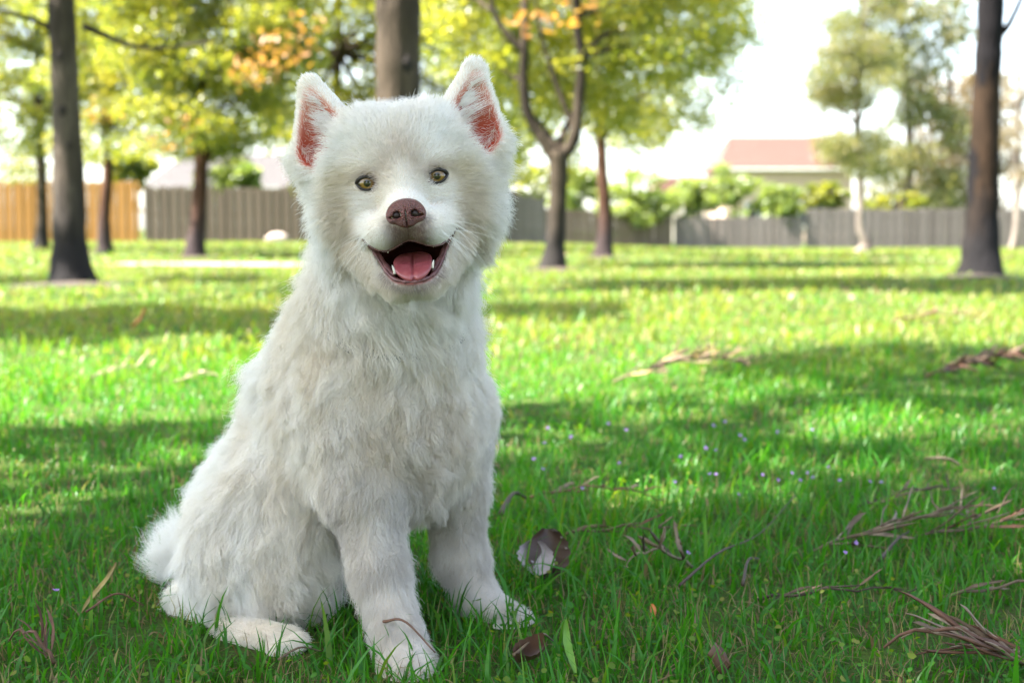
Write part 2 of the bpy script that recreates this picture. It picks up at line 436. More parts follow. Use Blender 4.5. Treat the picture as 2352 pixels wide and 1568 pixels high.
def trunk_mesh(name, paths, mat, n=14, seed=0):
    mb = MB()
    for k, pth in enumerate(paths):
        p = np.asarray(pth, float); m = max(10, 6 * len(p)); q = spline(p, m)
        if k == 0 and p[0, 2] < .3:
            fl = np.exp(-np.maximum(q[:, 2] - p[0, 2], 0) / .16)
            mb.tube(q[:, :3], q[:, 3] * (1 + .55 * fl), n, wob=.07, seed=seed + k, lobes=.22 * fl)
        else: mb.tube(q[:, :3], q[:, 3], max(6, n - 4), wob=.09, seed=seed + k)
    return mb.mesh(name, mat, True)

def tree(name, label, base, trunk_paths, bark, clusters=None, crad=.55, per=220, leaf=.16, leafmat=None, blossom=None, rg=rng, group=None, cat='tree', aspect=.36, leafpts=None, droop=.4, limbs=True):
    """Paths and clusters are given relative to the base."""
    t = thing(name, label, cat, base, group=group)
    paths = [np.array(p, float) for p in trunk_paths]
    if clusters is not None and limbs:
        ends = np.concatenate([p[len(p) // 2:] for p in paths])
        for c in clusters[:: max(1, len(clusters) // 22)]:
            j = np.argmin(np.linalg.norm(ends[:, :3] - c, axis=1) + 2.5 * np.maximum(0, ends[:, 2] - c[2] + .1))
            e = ends[j]; mid = (e[:3] + c) / 2 + np.array([0, 0, .12])
            paths.append(np.array([[*e[:3], min(e[3] * .55, .06)], [*mid, .028], [*c, .008]]))
    obj('trunk', trunk_mesh('trunk', paths, bark, seed=int(abs(base[0]) * 10)), t)
    if clusters is not None:
        pts, vc = cluster_cloud(np.asarray(clusters), crad, per, rg)
        obj('crown', leaves_mesh('crown', pts, leaf, leafmat, droop, aspect, vc, rg), t)
    if leafpts is not None:
        obj('crown', leaves_mesh('crown', leafpts, leaf, leafmat, droop, aspect, None, rg), t)
    if blossom is not None:
        pts, _ = cluster_cloud(np.asarray(blossom), .34, 15, rg)
        obj('blossom', leaves_mesh('blossom', pts, .13, BLOSSOM, 0, .5, None, rg), t)
    return t

def crown_clusters(n, c, r, rg, shell=.55, zmin=None):
    d = nrm(rg.normal(size=(n * 2, 3))); q = d * (shell + (1 - shell) * rg.random((n * 2, 1))) * np.asarray(r) + np.asarray(c)
    if zmin is not None: q = q[q[:, 2] > zmin]
    return q[:n]

# --- shade on the lawn decides where the out-of-frame boughs hang
def in_shade(x, y, reg):
    px, py = proj(np.stack([x, y, np.zeros_like(x)], -1))
    if reg == 1:
        b = np.interp(px, [-3000, 0, 500, 1140, 1400, 1560, 1690, 1800, 2100, 2352, 4000], [1000, 985, 965, 940, 925, 905, 835, 805, 772, 790, 790])
        wig = 22 * noise3(np.stack([x, y, 0 * x], 1), .8, 21)
        inn = (py > b + wig) | (y < 1.0)
        for (ex, ey, ea, eb) in ((1985, 985, 190, 38), (1500, 1166, 150, 52), (30, 1250, 90, 46), (1690, 900, 130, 32), (1560, 960, 60, 15), (2150, 1060, 60, 14), (250, 1080, 40, 16), (420, 1030, 40, 12), (130, 1190, 60, 16), (1250, 1060, 50, 12), (1800, 1080, 90, 14), (2250, 1010, 60, 12), (1330, 1010, 70, 14), (60, 1390, 50, 16), (1480, 1010, 46, 10)):
            inn &= ((px - ex) / ea) ** 2 + ((py - ey) / eb) ** 2 > 1
        return inn
    if reg == 2: return (py > 708 + 8 * np.sin(px / 70)) & (py < 788 + 14 * np.sin(px / 90)) & (px < 700)
    if reg == 3: return ((py > 640) & (py < 671 + 4 * np.sin(px / 110)) & (px > 1310 + 60 * np.sin(py)))
    if reg == 4: return (py > 700) & (py < 737) & (px > 900) & (px < 1430)
    if reg == 5: return (py > 632) & (py < 652) & (px < 640) & (np.sin(px / 60) > -.55)

def bough_points(reg, box, dens, zlo, zhi, seed):
    rg = np.random.default_rng(seed)
    x0, x1, y0, y1 = box; n = int((x1 - x0) * (y1 - y0) * dens)
    x, y = rg.uniform(x0, x1, n), rg.uniform(y0, y1, n)
    k = in_shade(x, y, reg); x, y = x[k], y[k]
    if reg == 1:                                           # extra leaves added sunward to keep direct sun off the puppy
        xe, ye = rg.uniform(-.7, .6, 1500), rg.uniform(.9, 2.1, 1500); x, y = np.concatenate([x, xe]), np.concatenate([y, ye])
    nz = noise3(np.stack([x, y, 0 * x], 1), .55, seed)
    keep = rg.random(len(x)) < np.clip(.85 + .35 * noise3(np.stack([x, y, 0 * x], 1), 2.2, seed + 1), .25, 1)
    x, y, nz = x[keep], y[keep], nz[keep]
    z = zlo + (zhi - zlo) * np.clip(.5 + .35 * nz + rg.normal(0, .16, len(x)), 0, 1)
    return np.stack([x, y, 0 * x], 1) + SUN * (z / SUN[2])[:, None]

def limb_paths(base, top, pts, n, r0, rg):
    """Limbs from the trunk top out to spread leaf positions, relative to base."""
    sel = pts[rg.choice(len(pts), n, replace=False)] - base
    out = []
    for s in sel:
        m = top[:3] + (s - top[:3]) * .5 + np.array([0, 0, .25])
        out.append([[*top[:3], r0], [*m, r0 * .5], [*s, .008]])
    return out

rgT = np.random.default_rng(11)
# nearest shade tree, outside the frame on the left
b1 = np.array([-4.4, .6, 0.]); pts1 = bough_points(1, (-2.6, 3.4, -1.2, 5.6), 470, 3.7, 5.4, 31)
top1 = np.array([.25, .1, 3.3, .13])
tree('shade_tree', 'grey trunked tree spreading over the lawn beyond the left edge, shading the puppy', b1,
     [[[0, 0, -.1, .24], [.02, 0, .8, .2], [.1, .03, 2, .17], top1.tolist(), [.4, .2, 4.6, .08]]] + limb_paths(b1, top1, pts1, 16, .09, rgT),
     BARK_GREY, leafmat=LEAF_GREEN, leafpts=pts1 - b1, leaf=.2, rg=rgT, aspect=.42)

# A: big grey trunk left
bA = G(165, 652); ptsA = np.concatenate([bough_points(2, (-4.2, -.7, 4.6, 8.6), 700, 3.9, 5.2, 41), bough_points(5, (-6, -1.2, 9.6, 13.4), 420, 4.2, 5.4, 43)])
topA = P(138, -260, bA[1]) - bA
pA = [(165, 664, .150), (160, 560, .125), (158, 430, .118), (152, 250, .108), (140, 0, .098), (134, -150, .09)]
pathA = [[*(P(x, y, bA[1]) - bA), r] for x, y, r in pA] + [[*topA, .07]]
pathA[0][2] = -.06
brA = [[[*(P(120, 68, bA[1]) - bA), .03], [*(P(60, 40, bA[1] - .1) - bA), .018], [*(P(-60, 10, bA[1] - .3) - bA), .008]],
       [[*(P(190, 60, bA[1]) - bA), .03], [*(P(330, 110, bA[1] + .1) - bA), .018], [*(P(500, 95, bA[1] + .3) - bA), .008]]]
TA = tree('park_tree', 'tall straight grey trunk standing at the left with a dark flared base', bA,
     [pathA] + brA + limb_paths(bA, np.array(pathA[-1]), ptsA, 12, .06, rgT), BARK_GREY, leafmat=LEAF_GREEN, leafpts=ptsA - bA, leaf=.2, rg=rgT, aspect=.42)

# B: trunk directly behind the puppy's head
bB = np.array([-.76, 9.4, 0.]); ptsB = np.concatenate([bough_points(3, (.2, 5.2, 8.6, 12.6), 700, 3.9, 5.2, 51), bough_points(4, (-.8, 1.0, 6.2, 8.6), 600, 3.8, 4.8, 53)])
pathB = [[*(P(x, y, bB[1]) - bB), r] for x, y, r in [(915, 690, .165), (914, 500, .15), (912, 250, .146), (916, 80, .15), (914, -40, .145), (912, -300, .12)]]
pathB[0][2] = -.06
TB = tree('park_tree', 'thick grey brown trunk rising directly behind the head of the puppy', bB,
     [pathB] + limb_paths(bB, np.array(pathB[-1]), ptsB, 12, .07, rgT), BARK_MID, leafmat=LEAF_GREEN, leafpts=ptsB - bB, leaf=.2, rg=rgT, aspect=.42)

M_KNOT = m_plain('bark_knot', (.016, .011, .009), .95, .3, 40)
def knot(root, base, px, py, rr, off):
    p = P(px, py, base[1] - off) - base
    k_ = obj('knot', blob_mesh('knot', (rr, rr * .45, rr * 1.25), M_KNOT, int(px)), root, p)
for (px, py, rr) in ((143, 255, .035), (158, 335, .028), (136, 130, .03), (150, 470, .03)): knot(TA, bA, px, py, rr, .095)
for (px, py, rr) in ((928, 148, .05), (905, 60, .035), (930, 30, .03)): knot(TB, bB, px, py, rr, .125)

# E: burnt trunk right
bE = G(2252, 633)
pathE = [[*(P(x, y, bE[1]) - bE), r] for x, y, r in [(2252, 645, .165), (2254, 560, .155), (2259, 400, .135), (2266, 200, .122), (2274, 60, .118), (2278, -80, .11), (2285, -420, .09)]]
pathE[0][2] = -.06
brE = [[[*(P(2290, 90, bE[1]) - bE), .035], [*(P(2318, 55, bE[1] - .05) - bE), .028], [*(P(2352, -20, bE[1] - .1) - bE), .022], [*(P(2400, -160, bE[1] - .2) - bE), .012]]]
topE = np.array(pathE[-1])
clE = crown_clusters(16, topE[:3] + np.array([.3, .4, 1.0]), (1.6, 1.6, 1.0), rgT)
tree('park_tree', 'dark trunk with blackened bark patches standing at the right', bE, [pathE] + brE, BARK_BURNT, clE, .5, 160, .17, LEAF_EUC, rg=rgT)

# two unseen trees added behind the camera to cut front sky fill
for i, (q, lab) in enumerate((((-4.2, -8.6, 0.), 'unseen added tree behind the viewpoint on the left'), ((3.4, -9.4, 0.), 'unseen added tree behind the viewpoint on the right'))):
    q = np.array(q); rgB = np.random.default_rng(90 + i)
    d_ = nrm(rgB.normal(size=(7000, 3))) * (rgB.random((7000, 1)) ** .4)
    lp_ = d_ * np.array([2.9, 2.0, 2.3]) + np.array([0, 0, 3.0])
    tree('shade_tree', lab, q, [[[0, 0, -.06, .2], [0, 0, 1, .16], [.1, 0, 2.5, .12], [.1, .1, 4.5, .05]]], BARK_GREY, leafmat=LEAF_GREEN, leafpts=lp_, leaf=.3, rg=rgB, aspect=.45)

# F G H: trees in front of the left fences, low leafy crowns with orange blossom
def px_clusters(base, spots, rg, dy=1.4, jit=26, mult=2, back=0.0):
    """Clusters at photo spots (px, py), spread in depth about the trunk."""
    out = []
    for (x, y) in spots:
        for _ in range(mult):
            out.append(P(x + rg.normal(0, jit), y + rg.normal(0, jit * .8), base[1] + back + rg.uniform(-dy, dy)) - base)
    return np.array(out)

bF = G(447, 590)
pF = [[*(P(x, y, bF[1]) - bF), r] for x, y, r in [(445, 596, .135), (455, 500, .115), (462, 380, .10), (462, 290, .09), (455, 210, .08)]]; pF[0][2] = -.06
pF2 = [[*(P(x, y, bF[1]) - bF), r] for x, y, r in [(458, 250, .06), (435, 190, .05), (410, 90, .04), (400, -60, .03)]]
pF3 = [[*(P(x, y, bF[1]) - bF), r] for x, y, r in [(457, 235, .06), (480, 170, .05), (520, 60, .04), (540, -80, .03)]]
spF = [(x, y) for y in range(-330, 390, 58) for x in range(265, 700, 58) if (x - 475) ** 2 / 225 ** 2 + (y + 0) ** 2 / 380 ** 2 < 1]
clF = px_clusters(bF, spF, rgT, 1.5, 26, 3, .5)
blF = px_clusters(bF - [0, 1.5, 0], [(590, 170), (650, 150), (700, 100), (640, 80), (570, 190), (425, 300)], rgT, .4, 26, 2) + np.array([0, -1.5, 0])
tree('park_tree', 'reddish brown trunk with a broad low crown of green leaves before the grey fence', bF, [pF, pF2, pF3], BARK_RED, clF, .42, 280, .10, LEAF_GREEN, blF, rgT)

bG = G(241, 583)
pG = [[*(P(x, y, bG[1]) - bG), r] for x, y, r in [(241, 589, .12), (240, 500, .10), (248, 400, .085), (246, 300, .08), (235, 180, .06), (240, 0, .04)]]; pG[0][2] = -.06
spG = [(x, y) for y in range(-300, 390, 58) for x in range(130, 370, 56) if (x - 250) ** 2 / 140 ** 2 + (y - 20) ** 2 / 370 ** 2 < 1]
tree('park_tree', 'slim dark trunk with a narrow leafy crown, second from the left fence end', bG, [pG], BARK_RED, px_clusters(bG, spG, rgT, 1.3, 26, 2), .42, 250, .11, LEAF_GREEN,
     px_clusters(bG - [0, 1.2, 0], [(240, 255)], rgT, .2, 16, 2) + np.array([0, -1.2, 0]), rgT)

bH = G(96, 573)
pH = [[*(P(x, y, bH[1]) - bH), r] for x, y, r in [(95, 578, .15), (97, 500, .11), (95, 400, .10), (90, 280, .09), (85, 120, .06), (80, -60, .04)]]; pH[0][2] = -.06
spH = [(x, y) for y in range(-300, 400, 60) for x in range(-90, 220, 58) if (x - 60) ** 2 / 165 ** 2 + (y - 20) ** 2 / 370 ** 2 < 1]
tree('park_tree', 'dark trunk in front of the orange timber fence, crown hanging low at the far left', bH, [pH], BARK_MID, px_clusters(bH, spH, rgT, 1.6, 28, 3, .6), .5, 220, .12, LEAF_GREEN, None, rgT)

# C: forked trunk right of the puppy
bC = G(1272, 618)
pC = [[*(P(x, y, bC[1]) - bC), r] for x, y, r in [(1270, 626, .115), (1275, 560, .098), (1282, 450, .090), (1282, 370, .10), (1278, 345, .09)]]; pC[0][2] = -.06
pC1 = [[*(P(x, y, bC[1]) - bC), r] for x, y, r in [(1272, 362, .07), (1245, 318, .06), (1212, 260, .055), (1203, 190, .05), (1204, 110, .045), (1205, 20, .04), (1200, -160, .03)]]
pC2 = [[*(P(x, y, bC[1]) - bC), r] for x, y, r in [(1290, 362, .07), (1318, 318, .062), (1330, 230, .055), (1335, 130, .05), (1325, 40, .045), (1335, -150, .03)]]
pC3 = [[*(P(x, y, bC[1]) - bC), r] for x, y, r in [(1203, 120, .04), (1165, 80, .035), (1135, 30, .03), (1120, -60, .02)]]
pC4 = [[*(P(x, y, bC[1]) - bC), r] for x, y, r in [(1320, 300, .035), (1280, 200, .028), (1245, 90, .02), (1230, 0, .014)]]
spC = [(x, y) for y in range(-330, 300, 58) for x in range(990, 1680, 58) if (x - 1330) ** 2 / 350 ** 2 + (y + 50) ** 2 / 330 ** 2 < 1]
clC = px_clusters(bC, spC, rgT, 1.4, 26, 2, 1.5)
blC = px_clusters(bC - [0, 1.4, 0], [(1215, 40), (1330, 15)], rgT, .2, 6, 1) + np.array([0, -1.4, 0])
tree('park_tree', 'forked trunk splitting into two limbs under a spreading green crown beside the puppy', bC, [pC, pC1, pC2, pC3, pC4], BARK_MID, clC, .36, 200, .085, LEAF_GREEN, blC, rgT)

bD = G(1387, 590)
pD = [[*(P(x, y, bD[1]) - bD), r] for x, y, r in [(1387, 596, .125), (1390, 500, .10), (1384, 400, .085), (1378, 290, .075), (1372, 150, .06), (1370, -40, .04)]]; pD[0][2] = -.06
pD2 = [[*(P(x, y, bD[1]) - bD), r] for x, y, r in [(1382, 320, .05), (1440, 250, .04), (1540, 180, .03), (1640, 140, .015)]]
spD = [(x, y) for y in range(-260, 330, 58) for x in range(1330, 1720, 58) if (x - 1500) ** 2 / 215 ** 2 + (y - 40) ** 2 / 290 ** 2 < 1]
tree('park_tree', 'thin straight trunk behind the forked tree, its crown reaching towards the open sky', bD, [pD, pD2], BARK_RED, px_clusters(bD, spD, rgT, 1.5, 24, 2, .6), .42, 240, .10, LEAF_GREEN, None, rgT)

# more greenery behind B, between F and C, hidden trunks partly behind the puppy
bN = np.array([-3.6, 29., float(terrain(-3.6, 29))])
pN = [[0, 0, -.06, .16], [0, 0, 2, .12], [.1, 0, 4, .09], [.2, 0, 7, .05]]
spN = [(x, y) for y in range(-280, 430, 50) for x in range(540, 1240, 54) if (x - 870) ** 2 / 370 ** 2 + (y - 50) ** 2 / 390 ** 2 < 1]
tree('park_tree', 'leafy tree far behind the puppy, crown showing around its ears', bN, [pN], BARK_MID, px_clusters(bN, spN, rgT, 2, 30, 1), 0.75, 260, .16, LEAF_GREEN, None, rgT)
bL = np.array([-1.3, 40., float(terrain(-1.3, 40))])
spL = [(x, y) for y in range(100, 440, 52) for x in range(1130, 1330, 52)]
tree('park_tree', 'dark leafy tree behind the forked trunk, foliage low above the fence', bL, [[[0, 0, -.06, .16], [.3, 0, 2.0, .12], [.9, 0, 5, .08]]], BARK_MID, px_clusters(bL, spL, rgT, 2, 26, 1), .7, 150, .24, LEAF_GREEN, None, rgT)

# eucalypts on the right
def euc(label, base, trunk, spots, crad, per, leaf, mat, bark=None, name='eucalypt_tree', mult=2, jit=16, group=None):
    p = [[*(P(x, y, base[1]) - base), r] for x, y, r in trunk]; p[0][2] = -.06
    tree(name, label, base, [p], bark or BARK_PALE, px_clusters(base, spots, rgT, 1.6, jit, mult), crad, per, leaf, mat, None, rgT, group, aspect=.24, droop=1.0)
bI = G(1980, 578)
euc('slender eucalypt with a pale crooked trunk in front of the long grey fence', bI,
    [(1984, 582, .17), (1990, 560, .14), (1976, 520, .11), (1978, 440, .10), (1975, 380, .10), (1970, 290, .09), (1968, 180, .07), (1985, 60, .05), (1995, -80, .03)],
    [(1890, 170), (1920, 140), (1945, 210), (1900, 230), (1975, 150), (2010, 60), (1960, 40), (1990, 100), (1930, 60), (2030, 170), (1985, 230), (1940, 330), (1920, 350), (1985, 350), (2010, 310), (1955, 370), (2000, 390),
     (1880, 210), (2020, 120), (1970, -40), (2020, -30), (1950, 110)], 0.62, 420, .16, LEAF_EUC)
bJ = np.array([P(2088, 560, 66)[0], 66., -.36])
euc('tall eucalypt behind the long grey fence with an open hanging crown', bJ,
    [(2088, 560, .3), (2086, 450, .25), (2090, 330, .2), (2080, 200, .16), (2070, 60, .12), (2060, -150, .06)],
    [(x + rgT.normal(0, 12), y) for y in range(-120, 480, 48) for x in range(2010, 2200, 46) if rgT.random() < .72 and not (2000 < x < 2080 and 180 < y < 330)], 1.1, 120, .45, LEAF_EUC)
bK = G(2330, 572)
euc('pale thin eucalypt trunk at the right edge beyond the blackened trunk', bK,
    [(2328, 577, .15), (2335, 500, .12), (2338, 400, .11), (2340, 250, .08), (2345, 60, .05)],
    [(2320, 250), (2350, 300), (2370, 200), (2330, 350), (2390, 330), (2410, 240), (2340, 420), (2375, 400), (2310, 310), (2380, 130), (2420, 120)], .6, 80, .22, LEAF_TAN)
bM = np.array([P(2180, 560, 72)[0], 72., -.36])
euc('brownish bushy tree behind the fence between the eucalypts', bM,
    [(2190, 560, .3), (2190, 420, .25), (2185, 300, .2), (2180, 150, .1)],
    [(x, y) for y in range(190, 500, 44) for x in range(2130, 2330, 44) if rgT.random() < .9], 1.2, 80, .5, LEAF_TAN, BARK_MID, 'bushy_tree')

# shrubs behind and over the right fence
def shrub(label, px, py, rx, ry, y, mat, n=16, per=90, leaf=.26, cat='shrub'):
    b = P(px, 568, y); b[2] = float(terrain(b[0], b[1]))
    s = y / FPX * 1.15; n = int(n * 1.5)
    cl = crown_clusters(n, P(px, py, y) - b, (rx * s, min(rx, 90) * s * .8, ry * s), rgT, .35)
    tree('garden_shrub', label, b, [[[0, 0, -.05, .08], [.05, 0, .5, .06], [.1, .05, max(.8, (568 - py) * s * .8), .03]]], BARK_MID, cl, .34 * ry * s * 1.3, per, leaf, mat, None, rgT, cat=cat, aspect=.5)
shrub('broad bright green shrub spilling over the fence right of the thin trunk', 1470, 455, 95, 60, 60.4, LEAF_LIME, 26)
shrub('round green shrub hanging over the fence near the fence step', 1590, 455, 60, 48, 62, LEAF_LIME)
shrub('pale green shrub under the pink house roof', 1690, 440, 80, 50, 64, LEAF_LIME)
shrub('lime shrub draping over the fence before the pink house', 1795, 470, 55, 45, 60.5, LEAF_LIME)
shrub('low hedge shrub between the house wall and the eucalypt', 1890, 455, 50, 32, 64, LEAF_GREEN)
shrub('green shrub behind the fence at the foot of the tall eucalypt', 2060, 468, 80, 34, 63, LEAF_GREEN)
shrub('light green shrub behind the forked trunk above the fence', 1330, 440, 60, 52, 62, LEAF_LIME)
shrub('pale shrub beside the grey roofed house behind the left fence', 545, 415, 50, 40, 51, LEAF_LIME)
shrub('green shrub peeking over the fence by the orange panels', 300, 395, 60, 45, 51, LEAF_GREEN)

# ------------------------------------------------------------------ fences
def plank_mesh(name, w, h, mat):
    t = .02; mb = MB()
    v = np.array([[-w / 2, 0, 0], [w / 2, 0, 0], [w / 2, 0, h - .02], [w / 2 - .02, 0, h], [-w / 2 + .02, 0, h], [-w / 2, 0, h - .02]])
    v = np.concatenate([v, v + [0, t, 0]])
    mb.add(v, [[0, 1, 2, 5], [2, 3, 4, 5], [7, 6, 11, 8], [8, 11, 10, 9]] + [[(i + 1) % 6, i, i + 6, (i + 1) % 6 + 6] for i in range(6)])
    return mb.mesh(name, mat, False)

def fence(label, x0, x1, y0, y1, h, mat, pw=.15, zoff=0.0):
    L = math.hypot(x1 - x0, y1 - y0); az = math.atan2(y1 - y0, x1 - x0)
    f = thing('timber_fence', label, 'fence', (x0, y0, float(terrain(x0, y0)) - .03), az, 'timber fences round the park')
    n = int(L / (pw + .004)); me = plank_mesh('plank', pw, h, mat)
    def dz(s): return float(terrain(x0 + math.cos(az) * s, y0 + math.sin(az) * s)) - float(terrain(x0, y0))
    for i in range(n):
        s = (i + .5) * (pw + .004)
        p = obj('plank', me, f, (s, (i % 2) * .022, dz(s) + rng.normal(0, .012)))
        p.rotation_euler = (0, rng.normal(0, .004), 0); p.scale = (1, 1, 1 + rng.normal(0, .006))
    for hh in (.25, h * .5, h - .3):
        mb = MB(); mb.box((0, .045, hh), (L * .5, .09, hh + .09)); mb.box((L * .5 + .003, .045, hh + dz(L)), (L, .09, hh + .09 + dz(L)))
        obj('rail', mb.mesh('rail', mat, False), f)
    mb = MB(); mb.box((-.05, .0925, 0), (.05, .1925, h + .02)); pm = mb.mesh('post', mat, False)
    for s in np.arange(.2, L, 2.4): obj('post', pm, f, (s, 0, dz(s)))
    return f
F_NEW = m_fence('timber_new', (.25, .118, .030), (.31, .155, .045), (.28, .135, .036))
F_OLD = m_fence('timber_weathered', (.070, .050, .036), (.14, .105, .078), (.10, .077, .058))
F_GREY = m_fence('timber_grey', (.080, .064, .058), (.18, .152, .14), (.12, .10, .092))
xj = P(330, 555, 47)[0]
fence('fence of new orange timber planks at the far left', -40.0, xj, 47, 47, 2.02, F_NEW)
fence('dark weathered timber fence behind the reddish trunk and the puppy', xj + .02, P(1160, 555, 47.4)[0], 47.05, 47.4, 1.82, F_OLD)
xa = P(1160, 560, 47.5)[0]
fence('short taller grey fence panel just right of the puppy head', xa, xa + 1.45, 47.5, 48.2, 1.78, F_GREY)
fence('low brownish fence behind the forked trunk and the thin trunk', xa + 1.6, P(1545, 566, 60)[0], 59.4, 60, 1.42, F_OLD, .16)
fence('pale grey fence section under the overhanging shrubs', P(1548, 566, 60)[0], P(1848, 566, 60)[0], 60, 60, 1.30, F_GREY, .16)
fence('long tall grey fence behind the pale eucalypt trunk', P(1850, 566, 60)[0], P(2560, 566, 60)[0], 60.03, 60.4, 1.66, F_GREY, .16)

# ------------------------------------------------------------------ houses behind the fences
def house(name, label, cx, cy, w, d, zb, ze, zr, wallm, roofm, hip=.0, roof_over=.4, windows=(), chimney=None):
    t = thing(name, label, 'house', (cx, cy, zb))
    mb = MB(); mb.box((-w / 2, -d / 2, 0), (w / 2, d / 2, ze - zb)); obj('wall', mb.mesh('wall', wallm, False), t)
    W, D = w / 2 + roof_over, d / 2 + roof_over; e, r = ze - zb + .005, zr - zb; hx = W - hip
    mb = MB()
    # roof in courses of tiles: stepped strips
    N = 14
    for sgn in (-1, 1):
        for i in range(N):
            f0, f1 = i / N, (i + 1) / N
            def pt(f, s, lift): return [s * (W + (hx - W) * f), sgn * D * (1 - f), e + (r - e) * f + lift]
            mb.add([pt(f0, -1, .07), pt(f0, 1, .07), pt(f1, 1, .02), pt(f1, -1, .02), pt(f0, -1, 0), pt(f0, 1, 0)], [[0, 1, 2, 3], [4, 5, 1, 0]])
    for s in (-1, 1):
        mb.add([[s * W, -D, e], [s * W, D, e], [s * hx, 0, r]], t=[[0, 1, 2]])
    mb.add([[-W, -D, e], [W, -D, e], [W, D, e], [-W, D, e]], [[3, 2, 1, 0]])
    ro = obj('roof', mb.mesh('roof', roofm, False), t)
    mb = MB(); mb.box((-W, -D - .12, e - .12), (W, -D - .005, e - .01)); obj('gutter', mb.mesh('gutter', M_WHITE, False), t)
    if chimney:
        mb = MB(); mb.box((chimney - .35, -.3, r - .6), (chimney + .35, .3, r + .7)); mb.box((chimney - .42, -.37, r + .702), (chimney + .42, .37, r + .8)); obj('chimney', mb.mesh('chimney', wallm, False), ro)
    for (wx, wz, ww, wh) in windows:
        mb = MB(); a, b = wx - ww / 2, wx + ww / 2; y = -d / 2 - .05
        for (x0, x1, z0, z1) in ((a - .08, b + .08, wz - .08, wz), (a - .08, b + .08, wz + wh, wz + wh + .08), (a - .08, a, wz + .001, wz + wh - .001), (b, b + .08, wz + .001, wz + wh - .001), (wx - .03, wx + .03, wz + .001, wz + wh - .001)):
            mb.box((x0, y, z0), (x1, y + .047, z1))
        wf = obj('window', mb.mesh('window', M_WHITE, False), t)
        mb = MB(); mb.box((a, y + .02, wz), (b, y + .04, wz + wh)); obj('pane', mb.mesh('pane', M_GLASS, False), wf)
    return t
M_WHITE = m_plain('white_paint', (.75, .74, .70), .5, .05)
M_GLASS = m_plain('dark_glass', (.04, .05, .06), .05, .1)
M_WALLP = m_plain('pink_render', (.52, .38, .30), .9, .08, 3)
M_WALLW = m_plain('cream_render', (.60, .56, .50), .9, .08, 3)
M_ROOFT = m_plain('terracotta_tile', (.115, .055, .042), .8, .2, 5)
M_ROOFG = m_plain('pale_grey_tile', (.105, .095, .092), .8, .15, 5)
hx = lambda px, y: P(px, 500, y)[0]
house('tiled_house', 'low house with a pale grey tiled roof behind the dark weathered fence', (hx(345, 56) + hx(665, 56)) / 2, 59, hx(650, 56) - hx(350, 56), 6, 0, 2.05, 3.45, M_WALLW, M_ROOFG, 1.0, windows=((-1, .9, 1.2, 1.0),))
house('tiled_house', 'pink rendered house with a terracotta tiled roof beyond the lime shrubs', (hx(1650, 78) + hx(1960, 78)) / 2, 81, hx(1950, 78) - hx(1660, 78), 7, -.4, 3.7, 5.6, M_WALLP, M_ROOFT, 1.2, windows=((-1.6, 1.0, 1.3, 1.2), (1.4, 1.0, 1.5, 1.2)))
house('tiled_house', 'small cream house with a terracotta roof between the green shrubs', hx(1590, 84), 86, 4.2, 5, -.4, 2.5, 3.5, M_WALLW, M_ROOFT, .8, windows=((0, 1.0, 1.1, 1.1),))

# pale boulder by the dark fence
g = G(645, 556)
obj('boulder', blob('boulder', (.36, .22, .2), m_plain('pale_stone', (.36, .29, .24), .85, .15, 6), 5), loc=(g[0], 45.2, .1), label='pale boulder lying in the sun before the dark weathered fence', category='boulder')
# ------------------------------------------------------------------ the puppy
H0 = P(923.5, 412.5, 1.335)                               # point between the eyes
roll = R(6)
HW = nrm(np.array([0.04, -1.0, 0.02]))                    # forward
HU = np.array([math.cos(roll), 0, math.sin(roll)]); HU = nrm(HU - HW * HU.dot(HW))
HV = np.cross(HW, HU) * -1.0
if HV[2] < 0: HV = -HV
HR = np.stack([HU, HV, HW])                               # rows
def Lw(u, v, w): return H0 + (np.array([u, v, w]) / 100) @ HR
def toL(X): return (np.asarray(X) - H0) @ HR.T * 100

class Prim:
    def __init__(s, kind, k, fur, **kw):
        s.kind, s.k, s.fur = kind, k, fur; s.__dict__.update(kw)
    def bbox(s):
        if s.kind == 'cap': m = max(s.ra, s.rb); return np.minimum(s.a, s.b) - m, np.maximum(s.a, s.b) + m
        m = max(s.r) if s.kind == 'ell' else .075
        return s.c - m, s.c + m
    def d(s, X):
        if s.kind == 'cap':
            ab = s.b - s.a; t = np.clip(((X - s.a) @ ab) / ab.dot(ab), 0, 1)
            return np.linalg.norm(X - s.a - t[..., None] * ab, axis=-1) - (s.ra + (s.rb - s.ra) * t)
        q = (X - s.c) @ s.R.T
        if s.kind == 'ell':
            r = np.asarray(s.r); k0 = np.linalg.norm(q / r, axis=-1); k1 = np.linalg.norm(q / r ** 2, axis=-1)
            return k0 * (k0 - 1) / np.maximum(k1, 1e-6)
        # ear: flattened tapered capsule along axis 1; offsets in m
        y0, y1, r0, r1, fl = s.ear
        t = np.clip((q[..., 1] - y0) / (y1 - y0), 0, 1)
        dd = np.sqrt(q[..., 0] ** 2 + (q[..., 1] - (y0 + (y1 - y0) * t)) ** 2 + (q[..., 2] * fl) ** 2) - (r0 + (r1 - r0) * t)
        return dd / (1 + (fl - 1) * .45)

I3 = np.eye(3)
PR = []
def cap(a, b, ra, rb, k=.03, fur=None): PR.append(Prim('cap', k, fur, a=np.asarray(a), b=np.asarray(b), ra=ra, rb=rb))
def ell(c, r, k=.03, fur=None, Rm=I3): PR.append(Prim('ell', k, fur, c=np.asarray(c), r=np.asarray(r), R=Rm))
def hell(u, v, w, r, k=.012, fur=None): ell(Lw(u, v, w), np.asarray(r) / 100, k, fur, HR)
